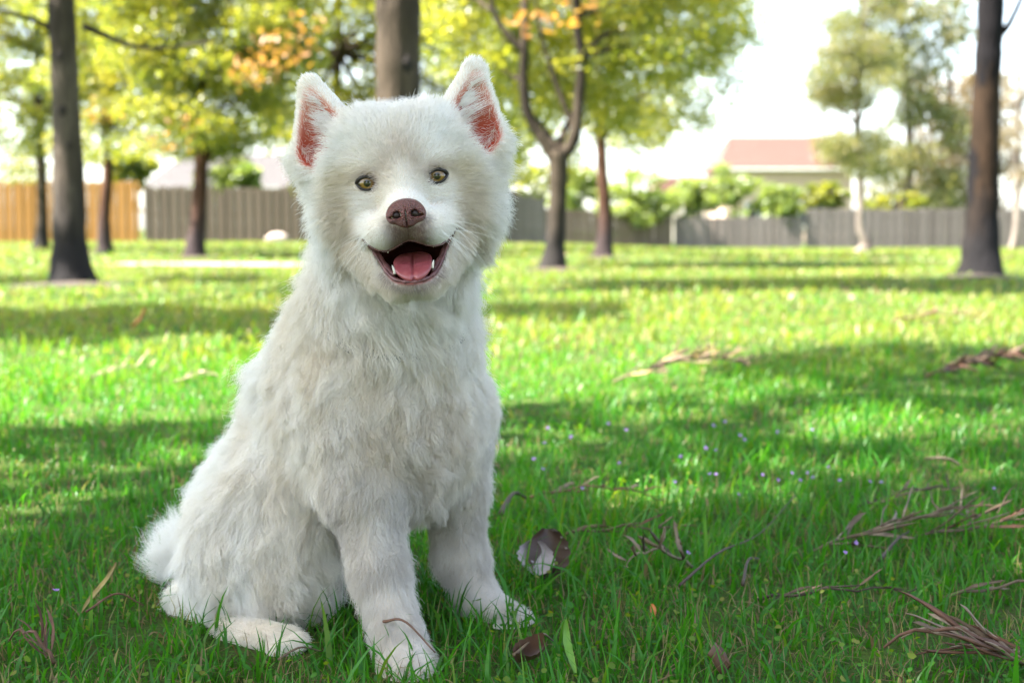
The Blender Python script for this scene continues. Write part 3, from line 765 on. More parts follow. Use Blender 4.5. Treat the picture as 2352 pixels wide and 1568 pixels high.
# fur spec: (length, lift, flow vector, cream, curl)
def F(l, lift, flow, cream=.0, curl=.5): return (l, lift, nrm(np.array(flow, float)), cream, curl)
NECK = F(.036, .34, (.05, -.25, -1), .15, .8)
CHEST = F(.024, .34, (.08, -.15, -1), .45, 1.15)
BACK = F(.026, .34, (-.45, .25, -.85), .05, .8)
FLANK = F(.026, .32, (.05, -.1, -1), .25, 1.0)
THIGH = F(.026, .34, (.28, -.25, -1), .18, .9)
LEG = F(.014, .26, (.12, -.1, -1), .22, .5)
LEGT = F(.020, .28, (.1, -.1, -1), .35, .8)
PAW = F(.007, .3, (.3, -.8, -.5), .25, .2)
TAIL = F(.036, .40, (-.5, .1, .9), .0, .9)
FOOT = F(.008, .3, (.7, -.5, -.3), .3, .2)
# torso
ell(P(889, 900, 1.515), (.091, .098, .115), .03, CHEST)
ell(P(918, 1000, 1.475), (.073, .064, .078), .03, CHEST)
ell(P(872, 775, 1.485), (.085, .080, .085), .035, CHEST)
cap(P(890, 760, 1.485), P(912, 560, 1.43), .070, .063, .03, NECK)
cap(P(825, 850, 1.545), P(698, 1110, 1.61), .084, .088, .04, BACK)
cap(P(800, 1000, 1.52), P(690, 1180, 1.57), .086, .082, .04, FLANK)
ell(P(626, 1205, 1.60), (.086, .085, .090), .035, BACK)
# near (right) thigh, hock and foot
ell(P(602, 1265, 1.505), (.076, .056, .092), .025, THIGH)
ell(P(660, 1260, 1.485), (.040, .042, .072), .03, THIGH)
cap(P(470, 1390, 1.56), P(545, 1440, 1.50), .040, .030, .02, F(.018, .3, (.4, -.3, -1), .1, .6))
cap(P(535, 1462, 1.45), P(632, 1478, 1.405), .021, .0185, .010, FOOT)
for px, py, y in ((664, 1464, 1.408), (682, 1478, 1.398), (668, 1492, 1.388), (640, 1498, 1.384)): ell(P(px, py, y), (.0125, .0115, .0115), .004, FOOT)
# far thigh and foot
ell(P(700, 1240, 1.70), (.075, .05, .085), .03, THIGH)
cap(P(640, 1350, 1.68), P(800, 1360, 1.66), .024, .022, .012, FOOT)
# near (right) foreleg
cap(P(818, 960, 1.455), P(832, 1120, 1.425), .060, .036, .035, LEGT)
cap(P(832, 1110, 1.425), P(872, 1310, 1.40), .0325, .0248, .02, LEG)
cap(P(872, 1310, 1.40), P(914, 1465, 1.368), .0248, .0222, .015, LEG)
cap(P(914, 1465, 1.368), P(930, 1518, 1.352), .0235, .0255, .012, PAW)
ell(P(934, 1530, 1.342), (.029, .032, .019), .012, PAW)
for px, py, y in ((892, 1550, 1.322), (918, 1560, 1.310), (950, 1560, 1.310), (974, 1548, 1.322)): ell(P(px, py, y), (.0115, .015, .0125), .007, PAW)
# far (left) foreleg
cap(P(1015, 960, 1.53), P(1040, 1110, 1.535), .056, .032, .03, F(.017, .28, (.05, -.1, -1), .3, .7))
cap(P(1040, 1110, 1.535), P(1058, 1270, 1.535), .0300, .0245, .02, LEG)
cap(P(1056, 1270, 1.535), P(1098, 1380, 1.525), .0250, .0215, .014, LEG)
cap(P(1098, 1382, 1.525), P(1165, 1425, 1.505), .0215, .0195, .012, F(.007, .3, (.8, -.3, -.3), .2, .2))
for px, py, y in ((1190, 1420, 1.51), (1196, 1432, 1.497), (1182, 1442, 1.485), (1160, 1446, 1.48)): ell(P(px, py, y), (.0155, .011, .0105), .007, F(.006, .3, (.8, -.3, -.3), .15, .2))
# tail
cap(P(520, 1330, 1.68), P(440, 1322, 1.655), .028, .020, .02, TAIL)
cap(P(440, 1322, 1.655), P(424, 1258, 1.64), .019, .014, .02, TAIL)
NB = len(PR)
# head (cm in the head's own frame)
HD = F(.02, .45, (0, 0, 1), .12, .3)
hell(0, .7, -5.2, (6.9, 6.0, 6.4), .02, HD)
hell(0, 1.7, -2.0, (5.0, 4.0, 2.8), .02, HD)
for s in (-1, 1):
    hell(4.9 * s, -2.9, -5.2, (3.5, 4.4, 4.4), .02, HD)
    hell(3.2 * s, -2.8, -2.0, (2.4, 2.6, 2.2), .010, HD)
    hell(1.75 * s, -4.7, 2.1, (2.15, 1.75, 2.5), .007, HD)
    hell(3.1 * s, -4.5, -.1, (1.8, 1.65, 1.9), .010, HD)
    cap(Lw(4.3 * s, -6.2, -1.6), Lw(1.6 * s, -9.9, 1.0), .0150, .0125, .010, HD)
    hell(2.8 * s, 1.7, -.75, (1.8, .95, 1.25), .008, HD)
hell(0, -3.3, 2.0, (2.2, 2.0, 3.1), .008, HD)
hell(0, -3.9, 2.7, (1.3, 1.2, 1.5), .006, HD)
for s in (-1, 1): hell(3.6 * s, 4.6, -5.0, (3.0, 2.2, 4.0), .016, HD)
hell(0, -1.3, .3, (1.7, 2.7, 1.9), .010, HD)
hell(0, -9.3, .4, (2.5, 1.6, 3.0), .010, HD)
for s in (-1, 1):
    hell(5.7 * s, 1.6, -5.6, (2.5, 4.6, 4.2), .02, HD)
EARS = []
def ear_frame(s):
    ax = nrm(np.array([.21 * s, .97, -.06])); fw = nrm(np.array([.22 * s, .05, 1.0])); fw = nrm(fw - ax * fw.dot(ax)); ac = np.cross(ax, fw)
    return np.stack([ac, ax, fw]) @ HR
for s in (-1, 1):
    e = Prim('ear', .010, HD, c=Lw(7.2 * s, 6.7, -4.6), R=ear_frame(s), ear=(-.030, .033, .0415, .0135, 2.2)); PR.append(e); EARS.append(e)

def smin(a, b, k):
    h = np.maximum(k - np.abs(a - b), 0) / k
    return np.minimum(a, b) - h * h * k * .25
def smax(a, b, k): return -smin(-a, -b, k)

def lip_up(au): return np.interp(au, [0, .5, 1, 1.6, 2.2, 2.9, 3.4, 3.8, 4.4], [-5.75, -5.85, -6.1, -6.38, -6.52, -6.4, -6.1, -5.75, -4.95])
def lip_lo(au): return np.interp(au, [0, .8, 1.5, 2.0, 2.4, 2.8, 3.2, 3.6, 4.0, 4.4], [-9.6, -9.52, -9.3, -8.98, -8.5, -7.8, -7.0, -6.25, -5.6, -4.98])
def mouth_reg(L):
    """> 0 inside the open mouth (cm)."""
    u, v, w = L[..., 0] - .15, L[..., 1], L[..., 2]
    au = np.abs(u)
    up, lo = lip_up(au), lip_lo(au)
    wb = -4.5 + .3 * u * u
    return np.minimum(np.minimum((up - v) * .95, (v - lo) * .72), (w - wb))
def ear_out(e): return 1.0 if (e.R[0] @ HU) * ((e.c - H0) @ HU) > 0 else -1.0
def ear_in(L_world, s):
    e = EARS[0 if s < 0 else 1]
    q = (L_world - e.c) @ e.R.T
    y0, y1, r0, r1 = -.022, .026, .0265, .0080
    t = np.clip((q[..., 1] - y0) / (y1 - y0), 0, 1)
    dd = np.sqrt((q[..., 0] - .002 * ear_out(e)) ** 2 + (q[..., 1] - (y0 + (y1 - y0) * t)) ** 2 + ((q[..., 2] - .0125) * 1.45) ** 2) - (r0 + (r1 - r0) * t)
    return dd / 1.3
EYE_O = 3.28
def sdf_carve(D, X):
    L = toL(X)
    D = smax(D, mouth_reg(L) / 100, .0022)
    for s in (-1, 1):
        D = smax(D, -ear_in(X, s), .004)
        q = (L - np.array([EYE_O * s, .0, eye_w + .15])) / np.array([.95, .76, .9])
        k0 = np.linalg.norm(q, axis=-1)
        D = smax(D, -(k0 - 1) * .0066, .003)
    return D
eye_w = 0.0
def sdf(X):
    D = np.full(X.shape[:-1], .05)
    for p in PR: D = smin(D, p.d(X), p.k)
    return sdf_carve(D, X)
# find the face surface at the eyes
ws = np.linspace(-4, 4, 400)
def surf_w(u, v):
    X = Lw(0, 0, 0) + (np.stack([np.full(400, u), np.full(400, v), ws], 1) / 100) @ HR
    D = np.full(400, .05)
    for p in PR[NB:]: D = smin(D, p.d(X), p.k)
    i = np.where(D < 0)[0]; return ws[i[-1]] if len(i) else -4
eye_w = surf_w(EYE_O, 0)
nose_w = surf_w(.15, -3.1) + .42

def surface_nets(D, org, h):
    s = D < 0
    c = sum(s[i:s.shape[0] - 1 + i, j:s.shape[1] - 1 + j, k:s.shape[2] - 1 + k].astype(np.int8) for i in (0, 1) for j in (0, 1) for k in (0, 1))
    m = (c > 0) & (c < 8)
    ids = np.full(m.shape, -1, np.int32); I = np.stack(np.nonzero(m), 1); ids[m] = np.arange(len(I))
    cor = [(i, j, k) for i in (0, 1) for j in (0, 1) for k in (0, 1)]
    vals = {q: D[I[:, 0] + q[0], I[:, 1] + q[1], I[:, 2] + q[2]] for q in cor}
    acc = np.zeros((len(I), 3)); cnt = np.zeros(len(I))
    for a in cor:
        for ax in range(3):
            if a[ax]: continue
            b = list(a); b[ax] = 1; b = tuple(b)
            da, db = vals[a], vals[b]; x = (da < 0) != (db < 0)
            t = np.where(x, da / np.where(x, da - db, 1), 0)
            p = np.array(a, float)[None] + t[:, None] * (np.array(b, float) - np.array(a, float))[None]
            acc += p * x[:, None]; cnt += x
    Vt = (I + acc / cnt[:, None]) * h + org
    quads = []
    for ax in range(3):
        o1, o2 = (ax + 1) % 3, (ax + 2) % 3
        sl0 = [slice(None)] * 3; sl1 = [slice(None)] * 3; sl0[ax] = slice(0, -1); sl1[ax] = slice(1, None)
        a, b = s[tuple(sl0)], s[tuple(sl1)]
        E = np.stack(np.nonzero(a != b), 1)
        ok = (E[:, o1] > 0) & (E[:, o2] > 0) & (E[:, o1] < D.shape[o1] - 1) & (E[:, o2] < D.shape[o2] - 1); E = E[ok]
        def cell(d1, d2):
            q = E.copy(); q[:, o1] += d1; q[:, o2] += d2; return ids[q[:, 0], q[:, 1], q[:, 2]]
        q = np.stack([cell(-1, -1), cell(0, -1), cell(0, 0), cell(-1, 0)], 1)
        fl = ~a[E[:, 0], E[:, 1], E[:, 2]]; q[fl] = q[fl][:, ::-1]
        quads.append(q)
    return Vt, np.concatenate(quads)

def grid_sdf(prims, lo, hi, h, carve):
    n = np.ceil((hi - lo) / h).astype(int) + 1
    D = np.full(n, .05, np.float32)
    ax = [lo[i] + np.arange(n[i]) * h for i in range(3)]
    for p in prims:
        bl, bh = p.bbox(); m = p.k + .012
        sl = [slice(max(0, int((bl[i] - m - lo[i]) / h)), max(0, min(n[i], int((bh[i] + m - lo[i]) / h) + 2))) for i in range(3)]
        if any(q.stop <= q.start for q in sl): continue
        X = np.stack(np.meshgrid(ax[0][sl[0]], ax[1][sl[1]], ax[2][sl[2]], indexing='ij'), -1)
        sub = D[tuple(sl)]; D[tuple(sl)] = smin(sub, p.d(X), p.k)
    if carve:
        bl, bh = H0 - .15, H0 + .15
        sl = [slice(max(0, int((bl[i] - lo[i]) / h)), min(n[i], int((bh[i] - lo[i]) / h))) for i in range(3)]
        X = np.stack(np.meshgrid(ax[0][sl[0]], ax[1][sl[1]], ax[2][sl[2]], indexing='ij'), -1)
        D[tuple(sl)] = sdf_carve(D[tuple(sl)], X)
    return D

bbs = [p.bbox() for p in PR]
lo = np.min([b[0] for b in bbs], 0) - .012; hi = np.max([b[1] for b in bbs], 0) + .012
hgr = .0030
Dg = grid_sdf(PR, lo, hi, hgr, True)
BV, BQ = surface_nets(Dg, lo, hgr)
# finer relaxed positions
def grad(X, e=.0012):
    g = np.stack([sdf(X + np.eye(3)[i] * e) - sdf(X - np.eye(3)[i] * e) for i in range(3)], -1)
    return nrm(g)
NV = grad(BV)
# skin colours
LV = toL(BV)
skin = np.tile(np.array([.74, .66, .58]), (len(BV), 1))
mr = mouth_reg(LV)
mk = sstep(-.22, .02, mr)[:, None]
lw_ = (sstep(-.55, -.12, mr) * (LV[:, 1] < -7.5) * (LV[:, 2] > -1))[:, None]
skin = skin * (1 - lw_) + np.array([.20, .11, .095]) * lw_
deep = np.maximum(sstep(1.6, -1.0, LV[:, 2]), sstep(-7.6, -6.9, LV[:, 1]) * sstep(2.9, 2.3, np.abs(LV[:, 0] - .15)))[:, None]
mcol = np.array([.34, .085, .08]) * (1 - deep) + np.array([.045, .006, .008]) * deep  # pink mouth skin darkens with depth, shade of the cavity painted in
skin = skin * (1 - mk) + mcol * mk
mzV = (sstep(2.7, .9, np.abs(LV[:, 0] - .15)) * sstep(-3.2, -4.0, LV[:, 1]) * sstep(-7.2, -6.2, LV[:, 1]) * sstep(1.5, 2.8, LV[:, 2]))[:, None] * .7
skin = skin * (1 - mzV) + np.array([.20, .125, .10]) * mzV
aV = np.abs(LV[:, 0] - .15)
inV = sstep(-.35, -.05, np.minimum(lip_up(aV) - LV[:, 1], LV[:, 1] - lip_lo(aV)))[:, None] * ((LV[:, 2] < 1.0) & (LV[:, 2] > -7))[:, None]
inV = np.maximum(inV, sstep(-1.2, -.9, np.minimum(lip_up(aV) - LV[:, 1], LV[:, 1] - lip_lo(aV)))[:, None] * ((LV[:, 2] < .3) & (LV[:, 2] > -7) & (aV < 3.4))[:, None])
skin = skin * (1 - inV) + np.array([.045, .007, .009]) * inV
for s, e in ((-1, EARS[0]), (1, EARS[1])):
    ek = sstep(.0060, -.0005, ear_in(BV, s))[:, None]
    q = (BV - e.c) @ e.R.T
    up = sstep(-.03, .035, q[:, 1])[:, None]
    ecol = np.array([.42, .060, .028]) * (1 - up) + np.array([.55, .27, .20]) * up  # pink ear skin; the deep red paints light glowing through the ear
    skin = skin * (1 - ek) + ecol * ek
    r = np.linalg.norm((LV - np.array([EYE_O * s, 0, eye_w]))[:, :2] / np.array([1.45, 1.15]), axis=1) + .25 * np.abs(LV[:, 2] - eye_w)
    kk = sstep(1.0, .70, r)[:, None]; skin = skin * (1 - kk) + np.array([.16, .075, .06]) * kk
k = NT('puppy_skin')
ca = k.attr('skin', 'Color')
k.principled(ca, .5, k.bump(k.noise(260, 3, k.coord()), .12, .002), Specular_IOR_Level=.06)
dog = thing('puppy', 'fluffy white puppy with a brown nose and pink ears sitting on the grass, mouth open', 'dog', (-.12, 1.5, 0))
DO = np.array([-.12, 1.5, 0])
body = obj('body', mesh('body', BV - DO, [BQ], True, {'skin': ('FLOAT_COLOR', 'POINT', np.concatenate([skin, np.ones((len(skin), 1))], 1))}, [k.m]), dog)

# ---- fur strands
TRI = np.concatenate([BQ[:, [0, 1, 2]], BQ[:, [0, 2, 3]]])
A_, B_, C_ = BV[TRI[:, 0]], BV[TRI[:, 1]], BV[TRI[:, 2]]
cr = np.cross(B_ - A_, C_ - A_); area = np.linalg.norm(cr, axis=1) / 2
cen = (A_ + B_ + C_) / 3; Lc = toL(cen)
tn = nrm(NV[TRI[:, 0]] + NV[TRI[:, 1]] + NV[TRI[:, 2]])
view = nrm(np.array([0, 0, CAMZ]) - cen); facing = (tn * view).sum(1)
rn = np.linalg.norm(Lc - np.array([.15, -3.3, nose_w]), axis=1)
face = (np.linalg.norm(Lc - np.array([0, -1, -3]), axis=1) < 13) & (Lc[:, 1] > -12)
dens = np.where(face, np.interp(rn, [0, 4, 8, 12], [2.6, 2.4, 1.8, 1.25]), 1.0)
dens *= np.where(facing > -.35, 1.0, .35)
zc = cen[:, 2]
NF = 420000
pr = area * dens; pr /= pr.sum()
ti = rng.choice(len(TRI), NF, p=pr)
r1 = np.sqrt(rng.random(NF))[:, None]; r2 = rng.random(NF)[:, None]
roots = A_[ti] * (1 - r1) + B_[ti] * r1 * (1 - r2) + C_[ti] * r1 * r2
N = NV[TRI[ti, 0]] * (1 - r1) + NV[TRI[ti, 1]] * r1 * (1 - r2) + NV[TRI[ti, 2]] * r1 * r2; N = nrm(N)
L = toL(roots)
# skip mouth, nose, eyes
ok = mouth_reg(L) < -.16
ok &= ~((((L[:, 0] - .15) / 1.75) ** 2 + ((L[:, 1] + 3.25) / 1.25) ** 2 < 1) & (L[:, 2] > nose_w - 1.2))
for s in (-1, 1):
    ok &= ~((((L[:, 0] - EYE_O * s) / 1.03) ** 2 + ((L[:, 1] - 0) / .82) ** 2 < 1) & (L[:, 2] > eye_w - 2.5))
    ok &= ~((rng.random(NF) < sstep(.0045, -.0010, ear_in(roots, s))) & (rng.random(NF) < .97 - .30 * sstep(-.006, .022, (roots - EARS[0 if s < 0 else 1].c) @ EARS[0 if s < 0 else 1].R[1])))
aL = np.abs(L[:, 0] - .15)
in2 = np.minimum(lip_up(aL) - L[:, 1], L[:, 1] - lip_lo(aL))
ok &= ~((in2 > -.12) & (L[:, 2] < 1.0) & (L[:, 2] > -7))
ok &= ~((in2 > -1.1) & (aL < 3.3) & (L[:, 2] < .3) & (L[:, 2] > -7))
ok &= roots[:, 2] > .004
roots, N, L, ti = roots[ok], N[ok], L[ok], ti[ok]; n = len(roots)
# blend of region styles
DD = np.stack([p.d(roots) for p in PR], 1)
Wt = np.exp(-(DD - DD.min(1, keepdims=True)) / .009); Wt /= Wt.sum(1, keepdims=True)
SP = [p.fur for p in PR]
length = Wt @ np.array([f[0] for f in SP]); lift = Wt @ np.array([f[1] for f in SP]); cream = Wt @ np.array([f[3] for f in SP]); curl = Wt @ np.array([f[4] for f in SP])
flow = Wt @ np.array([f[2] for f in SP])
headw = Wt[:, NB:].sum(1)
earw = Wt[:, -2:].sum(1)
# head: hair runs back from the nose, cheeks sweep out and down
rel = L - np.array([.15, -3.0, nose_w - .6]); rl = np.linalg.norm(rel, axis=1)
hf = nrm(rel + np.array([0, 0, -3.0])) + np.stack([.25 * np.sign(L[:, 0]) * sstep(3, 8, np.abs(L[:, 0])), -.75 * sstep(-1, -6, L[:, 1]) - .25 * sstep(4, 8, np.abs(L[:, 0])) * (L[:, 1] < 3), 0 * rl], 1)
chin = sstep(-8.9, -9.6, L[:, 1]) * (L[:, 2] > -1.5)
hf = hf * (1 - chin[:, None]) + np.array([0, -.9, -.55]) * chin[:, None]
hl = np.interp(rl, [0, 3, 4.6, 6.5, 9, 11.5, 13.5], [.28, .36, .55, .9, 1.7, 2.7, 3.1]) / 100
fore = sstep(.5, 3, L[:, 1]) * sstep(6.5, 4.5, np.abs(L[:, 0]))
hl = hl * (1 - fore) + fore * np.interp(rl, [0, 6, 9, 12], [.8, .9, 1.5, 2.0]) / 100
hl = np.where(chin > .5, .0065, hl)
mrL = mouth_reg(L)
uplip = sstep(-.75, -.3, mrL) * (L[:, 1] > lip_up(np.abs(L[:, 0] - .15)) - .1) * (L[:, 2] > -1)
hl = hl * (1 - uplip) + uplip * .0032
hlift = np.interp(rl, [0, 4, 8, 11, 13], [.24, .24, .28, .36, .42])
er = np.zeros(n)
for e in EARS:
    q = (roots - e.c) @ e.R.T
    m = np.linalg.norm(q / np.array([.034, .05, .02]), axis=1) < 1.15
    up = sstep(-.030, -.005, q[:, 1]) * m; er = np.maximum(er, up)
    hf = np.where(m[:, None], hf * (1 - up[:, None]) + up[:, None] * (np.array([0, 1., -.15])), hf)
ebase = np.zeros(n)
for s, e in ((-1, EARS[0]), (1, EARS[1])):
    ebase = np.maximum(ebase, np.exp(-(np.linalg.norm((roots - (e.c + np.array([0, -3.0, 0.]) / 100 @ HR)) / .032, axis=1)) ** 2))
hl = hl * (1 - ebase * .45)
tem = sstep(5.0, 7.0, np.abs(L[:, 0])) * sstep(-.8, 1.2, L[:, 1])
hl = np.minimum(hl, .034 - .019 * tem)
hf = hf + tem[:, None] * np.stack([.2 * np.sign(L[:, 0]), -.6 + 0 * rl, -.2 + 0 * rl], 1)
hl = hl * (1 - er) + er * .0052
hlift = hlift * (1 - ebase * .35) * (1 - er) + er * .22
hww = hf @ HR
flow = flow * (1 - headw)[:, None] + nrm(hww) * headw[:, None]
length = length * (1 - headw) + hl * headw
lift = lift * (1 - headw) + hlift * headw
curl = curl * (1 - headw) + headw * np.interp(rl, [4, 8, 12], [.08, .14, .4])
# gentle swirls of the coat
sw = np.stack([noise3(roots, 9, 60 + i, 2) for i in range(3)], 1)
flow = nrm(flow + .62 * sw * np.clip(curl, 0, 1.2)[:, None])
# nape tuft standing off the back
tuft = np.exp(-np.linalg.norm((np.stack(proj(roots), 1) - np.array([590, 790])) / np.array([60, 75]), axis=1) ** 2) * (N[:, 0] < .2)
length = length * (1 + 1.0 * tuft); lift = lift + .4 * tuft
guard = rng.random(n) < .05
length *= np.where(guard & (headw < .5), 1.35, 1)
length *= (1 + .22 * noise3(roots, 14, 71, 2)) * rng.uniform(.72, 1.12, n)
T = flow - N * (flow * N).sum(1, keepdims=True); T = nrm(T)
d0 = nrm(N * (lift + .12)[:, None] + T * (1 - lift)[:, None] + rng.normal(0, .10, (n, 3)))
K = 6
S = np.linspace(0, 1, K)
bend = nrm(T * .9 + np.array([0, 0, -.25]) + .25 * N)
pts = np.zeros((n, K, 3))
for i, s in enumerate(S):
    pts[:, i] = roots - N * np.minimum(.0012, length * .10)[:, None] + length[:, None] * (d0 * s * (1 - .35 * s) + bend * (.42 * s * s))
# waviness, shared by neighbours, then clumping at two scales
ph = noise3(roots, 30, 80, 1)[:, None] * 6
wv = np.stack([noise3(roots, 42, 81 + i, 1) for i in range(3)], 1)
amp = (length * .30 * curl)[:, None]
for i, s in enumerate(S):
    pts[:, i] += amp * wv * (s ** 1.3) * np.sin(2.2 * math.pi * s + ph) * .8 + amp * wv * s * .5
def clump(pts, ng, strength, power, keep):
    gi = rng.choice(n, ng, replace=False)
    kd = kdtree.KDTree(ng)
    for a, i in enumerate(gi): kd.insert(roots[i], a)
    kd.balance()
    f = kd.find
    idx = gi[np.fromiter((f(p)[1] for p in roots.tolist()), np.int64, n)]
    same = ((N * N[idx]).sum(1) > .45).astype(float)[:, None]
    out = pts.copy()
    for i, s in enumerate(S):
        tgt = pts[idx, i] + keep * (roots - roots[idx]) * (1 - .3 * s)
        out[:, i] += (tgt - pts[:, i]) * (strength[:, None] * same * s ** power)
    return out
cs = np.clip(curl * 1.0, .12, .9)
pts = clump(pts, n // 90, cs * .18, 1.2, .5)
pts = clump(pts, n // 14, cs * .45, 1.1, .35)
pts[:, 1:] += np.cumsum(rng.normal(0, .0011, (n, K - 1, 3)) * np.clip(length / .02, .1, 1.2)[:, None, None], axis=1)
pts[..., 2] = np.maximum(pts[..., 2], .004)
# colour
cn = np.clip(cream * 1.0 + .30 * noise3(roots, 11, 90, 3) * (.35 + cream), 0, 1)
for q, r_, wgt in ((P(930, 1015, 1.40), .06, .55), (P(760, 1130, 1.46), .05, .35), (P(640, 1350, 1.45), .05, .25), (P(1060, 1180, 1.50), .05, .3), (P(960, 760, 1.41), .05, .3)):  # cream fur patches, partly painted shade at armpit, chest and flank crease
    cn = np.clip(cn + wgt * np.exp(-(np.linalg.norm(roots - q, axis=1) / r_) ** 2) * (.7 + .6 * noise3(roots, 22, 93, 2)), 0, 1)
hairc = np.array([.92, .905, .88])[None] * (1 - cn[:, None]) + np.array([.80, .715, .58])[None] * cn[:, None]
def tint(w, col):
    global hairc
    hairc = hairc * (1 - w[:, None]) + np.array(col) * w[:, None]
mz = sstep(2.8, 1.0, np.abs(L[:, 0] - .15)) * sstep(-3.2, -4.0, L[:, 1]) * sstep(-7.2, -6.2, L[:, 1]) * sstep(1.5, 2.8, L[:, 2]) * headw
fold_shade = np.exp(-((rl - 7.6) / 1.3) ** 2) * headw * sstep(1.5, -1, L[:, 1]) * (1 - er)  # shadow beside the muzzle painted into the fur colour
fold_shade2 = sstep(4.0, 5.2, np.abs(L[:, 0])) * sstep(7.8, 6.3, np.abs(L[:, 0])) * sstep(.5, -1.5, L[:, 1]) * sstep(-8, -6, L[:, 1]) * headw
tint(np.maximum(fold_shade * .6, fold_shade2 * .75), (.70, .61, .48))
brow = np.exp(-(((np.abs(L[:, 0]) - 5.2) / 1.8) ** 2 + ((L[:, 1] - .6) / 1.1) ** 2)) * headw  # cream fur beside the eyes with brow shading painted in
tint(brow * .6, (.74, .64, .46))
bridge = np.exp(-(((np.abs(L[:, 0]) - 1.3) / .9) ** 2 + ((L[:, 1] - .9) / 1.6) ** 2)) * headw  # shading at the inner eye corners painted along the bridge
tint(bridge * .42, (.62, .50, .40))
tint(mz * .95, (.24, .155, .12))
lp = sstep(-.62, -.18, mouth_reg(L)) * headw * (L[:, 1] < -8.2)
tint(lp * .7, (.28, .20, .18))
for s in (-1, 1):
    r = np.hypot((L[:, 0] - (EYE_O - .25) * s) / 1.5, (L[:, 1] - .25) / 1.2)
    tint(np.exp(-(r / .80) ** 4) * .62 * (L[:, 2] > -3.5), (.50, .36, .29))
fo = np.exp(-((L[:, 0] / 1.1) ** 2 + ((L[:, 1] - 2.6) / 1.4) ** 2)) * headw
tint(fo * .35, (.62, .48, .37))
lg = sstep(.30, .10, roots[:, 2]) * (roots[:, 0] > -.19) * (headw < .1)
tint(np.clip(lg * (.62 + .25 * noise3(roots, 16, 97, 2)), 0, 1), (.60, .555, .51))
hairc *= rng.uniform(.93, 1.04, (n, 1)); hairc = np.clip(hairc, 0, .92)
rad = np.interp(length, [.003, .012, .03], [.00017, .00018, .00019]) * rng.uniform(.8, 1.15, n)

k = NT('white_fur')
c = k.attr('hair_color', 'Color')
d = k.new('ShaderNodeBsdfDiffuse'); t = k.new('ShaderNodeBsdfTranslucent')
k.link(c, d.inputs[0]); k.link(c, t.inputs[0])
mx = k.new('ShaderNodeMixShader'); mx.inputs[0].default_value = .38
k.link(d.outputs[0], mx.inputs[1]); k.link(t.outputs[0], mx.inputs[2]); k.link(mx.outputs[0], k.out.inputs[0])
M_FUR = k.m

def strands(name, pts, rad, col, mat, parent, **props):
    n, K = pts.shape[:2]
    cu = bpy.data.hair_curves.new(name)
    cu.add_curves([K] * n)
    cu.attributes['position'].data.foreach_set('vector', (pts - DO).astype(np.float32).ravel())
    ra = cu.attributes.get('radius') or cu.attributes.new('radius', 'FLOAT', 'POINT')
    tp = np.linspace(0, 1, K)
    ra.data.foreach_set('value', (np.asarray(rad)[:, None] * (1 - .72 * tp ** 1.5)[None]).astype(np.float32).ravel())
    ca = cu.attributes.new('hair_color', 'FLOAT_COLOR', 'CURVE')
    ca.data.foreach_set('color', np.concatenate([np.broadcast_to(col, (n, 3)), np.ones((n, 1))], 1).astype(np.float32).ravel())
    cu.materials.append(mat)
    return obj(name, cu, parent, **props)
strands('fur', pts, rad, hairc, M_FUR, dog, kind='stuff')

# long hairs inside the ears
ep = []
for s, e in ((-1, EARS[0]), (1, EARS[1])):
    m = 420
    inner = -ear_out(e)
    yy = rng.choice(rng.uniform(-.030, .018, 26), m) + rng.normal(0, .0008, m); half = np.interp(yy, [-.03, .03], [.021, .008])
    x0 = inner * half * rng.uniform(.55, 1.0, m); z0 = np.full(m, .004)
    ln = rng.uniform(.014, .030, m) * np.interp(yy, [-.03, .02], [1.0, .65])
    kk_ = np.sin(yy * 900)
    dirx = -inner * (.7 + .25 * kk_ + rng.normal(0, .08, m)); diry = .65 + .35 * np.cos(yy * 1300) + rng.normal(0, .10, m); dirz = rng.uniform(.05, .5, m)
    dv = nrm(np.stack([dirx, diry, dirz], 1)); nv = noise3(np.stack([x0, yy, z0], 1), 40, 5)[:, None] * np.array([.3, .3, .4])
    for a in range(m):
        q = np.array([x0[a], yy[a], z0[a]])[None] + ln[a] * (S[:, None] * dv[a][None] + (S ** 2)[:, None] * (nv[a] + np.array([-.25 * inner, .1, -.15]))[None])
        ep.append(e.c + q @ e.R)
ep = np.array(ep)
strands('ear_hair', ep, np.full(len(ep), .00024), np.array([.88, .86, .83]), M_FUR, dog, kind='stuff')
# whiskers
wp = []
for s in (-1, 1):
    for i in range(15):
        u, v = s * rng.uniform(2.3, 3.9), rng.uniform(-5.6, -4.0); w = surf_w(u, v)
        ln = rng.uniform(2.2, 5.2); dv = nrm(np.array([s * rng.uniform(.6, 1.0), rng.uniform(-.9, .05), rng.uniform(-.15, .45)]))
        q = np.array([u, v, w - .1])[None] + ln * (S[:, None] * dv + (S ** 2)[:, None] * np.array([.05 * s, -.38, -.15]))
        wp.append(H0 + (q / 100) @ HR)
for i in range(12):
    u = rng.uniform(-1.6, 1.8); q = np.array([u, -10.3, 1.6])[None] + rng.uniform(1.2, 2.6) * (S[:, None] * nrm(np.array([u * .25, -1, .35])) + (S ** 2)[:, None] * np.array([0, -.1, -.25]))
    wp.append(H0 + (q / 100) @ HR)
for s in (-1, 1):
    for i in range(3):
        q = np.array([s * rng.uniform(2.4, 3.4), 1.7, surf_w(3 * s, 1.7) - .1])[None] + rng.uniform(2.4, 3.6) * (S[:, None] * nrm(np.array([s * .7, .55, .5])) + (S ** 2)[:, None] * np.array([.25 * s, -.35, -.1]))
        wp.append(H0 + (q / 100) @ HR)
wp = np.array(wp)
strands('whiskers', wp, np.full(len(wp), .00017), np.array([.9, .88, .85]), M_FUR, dog, kind='stuff')

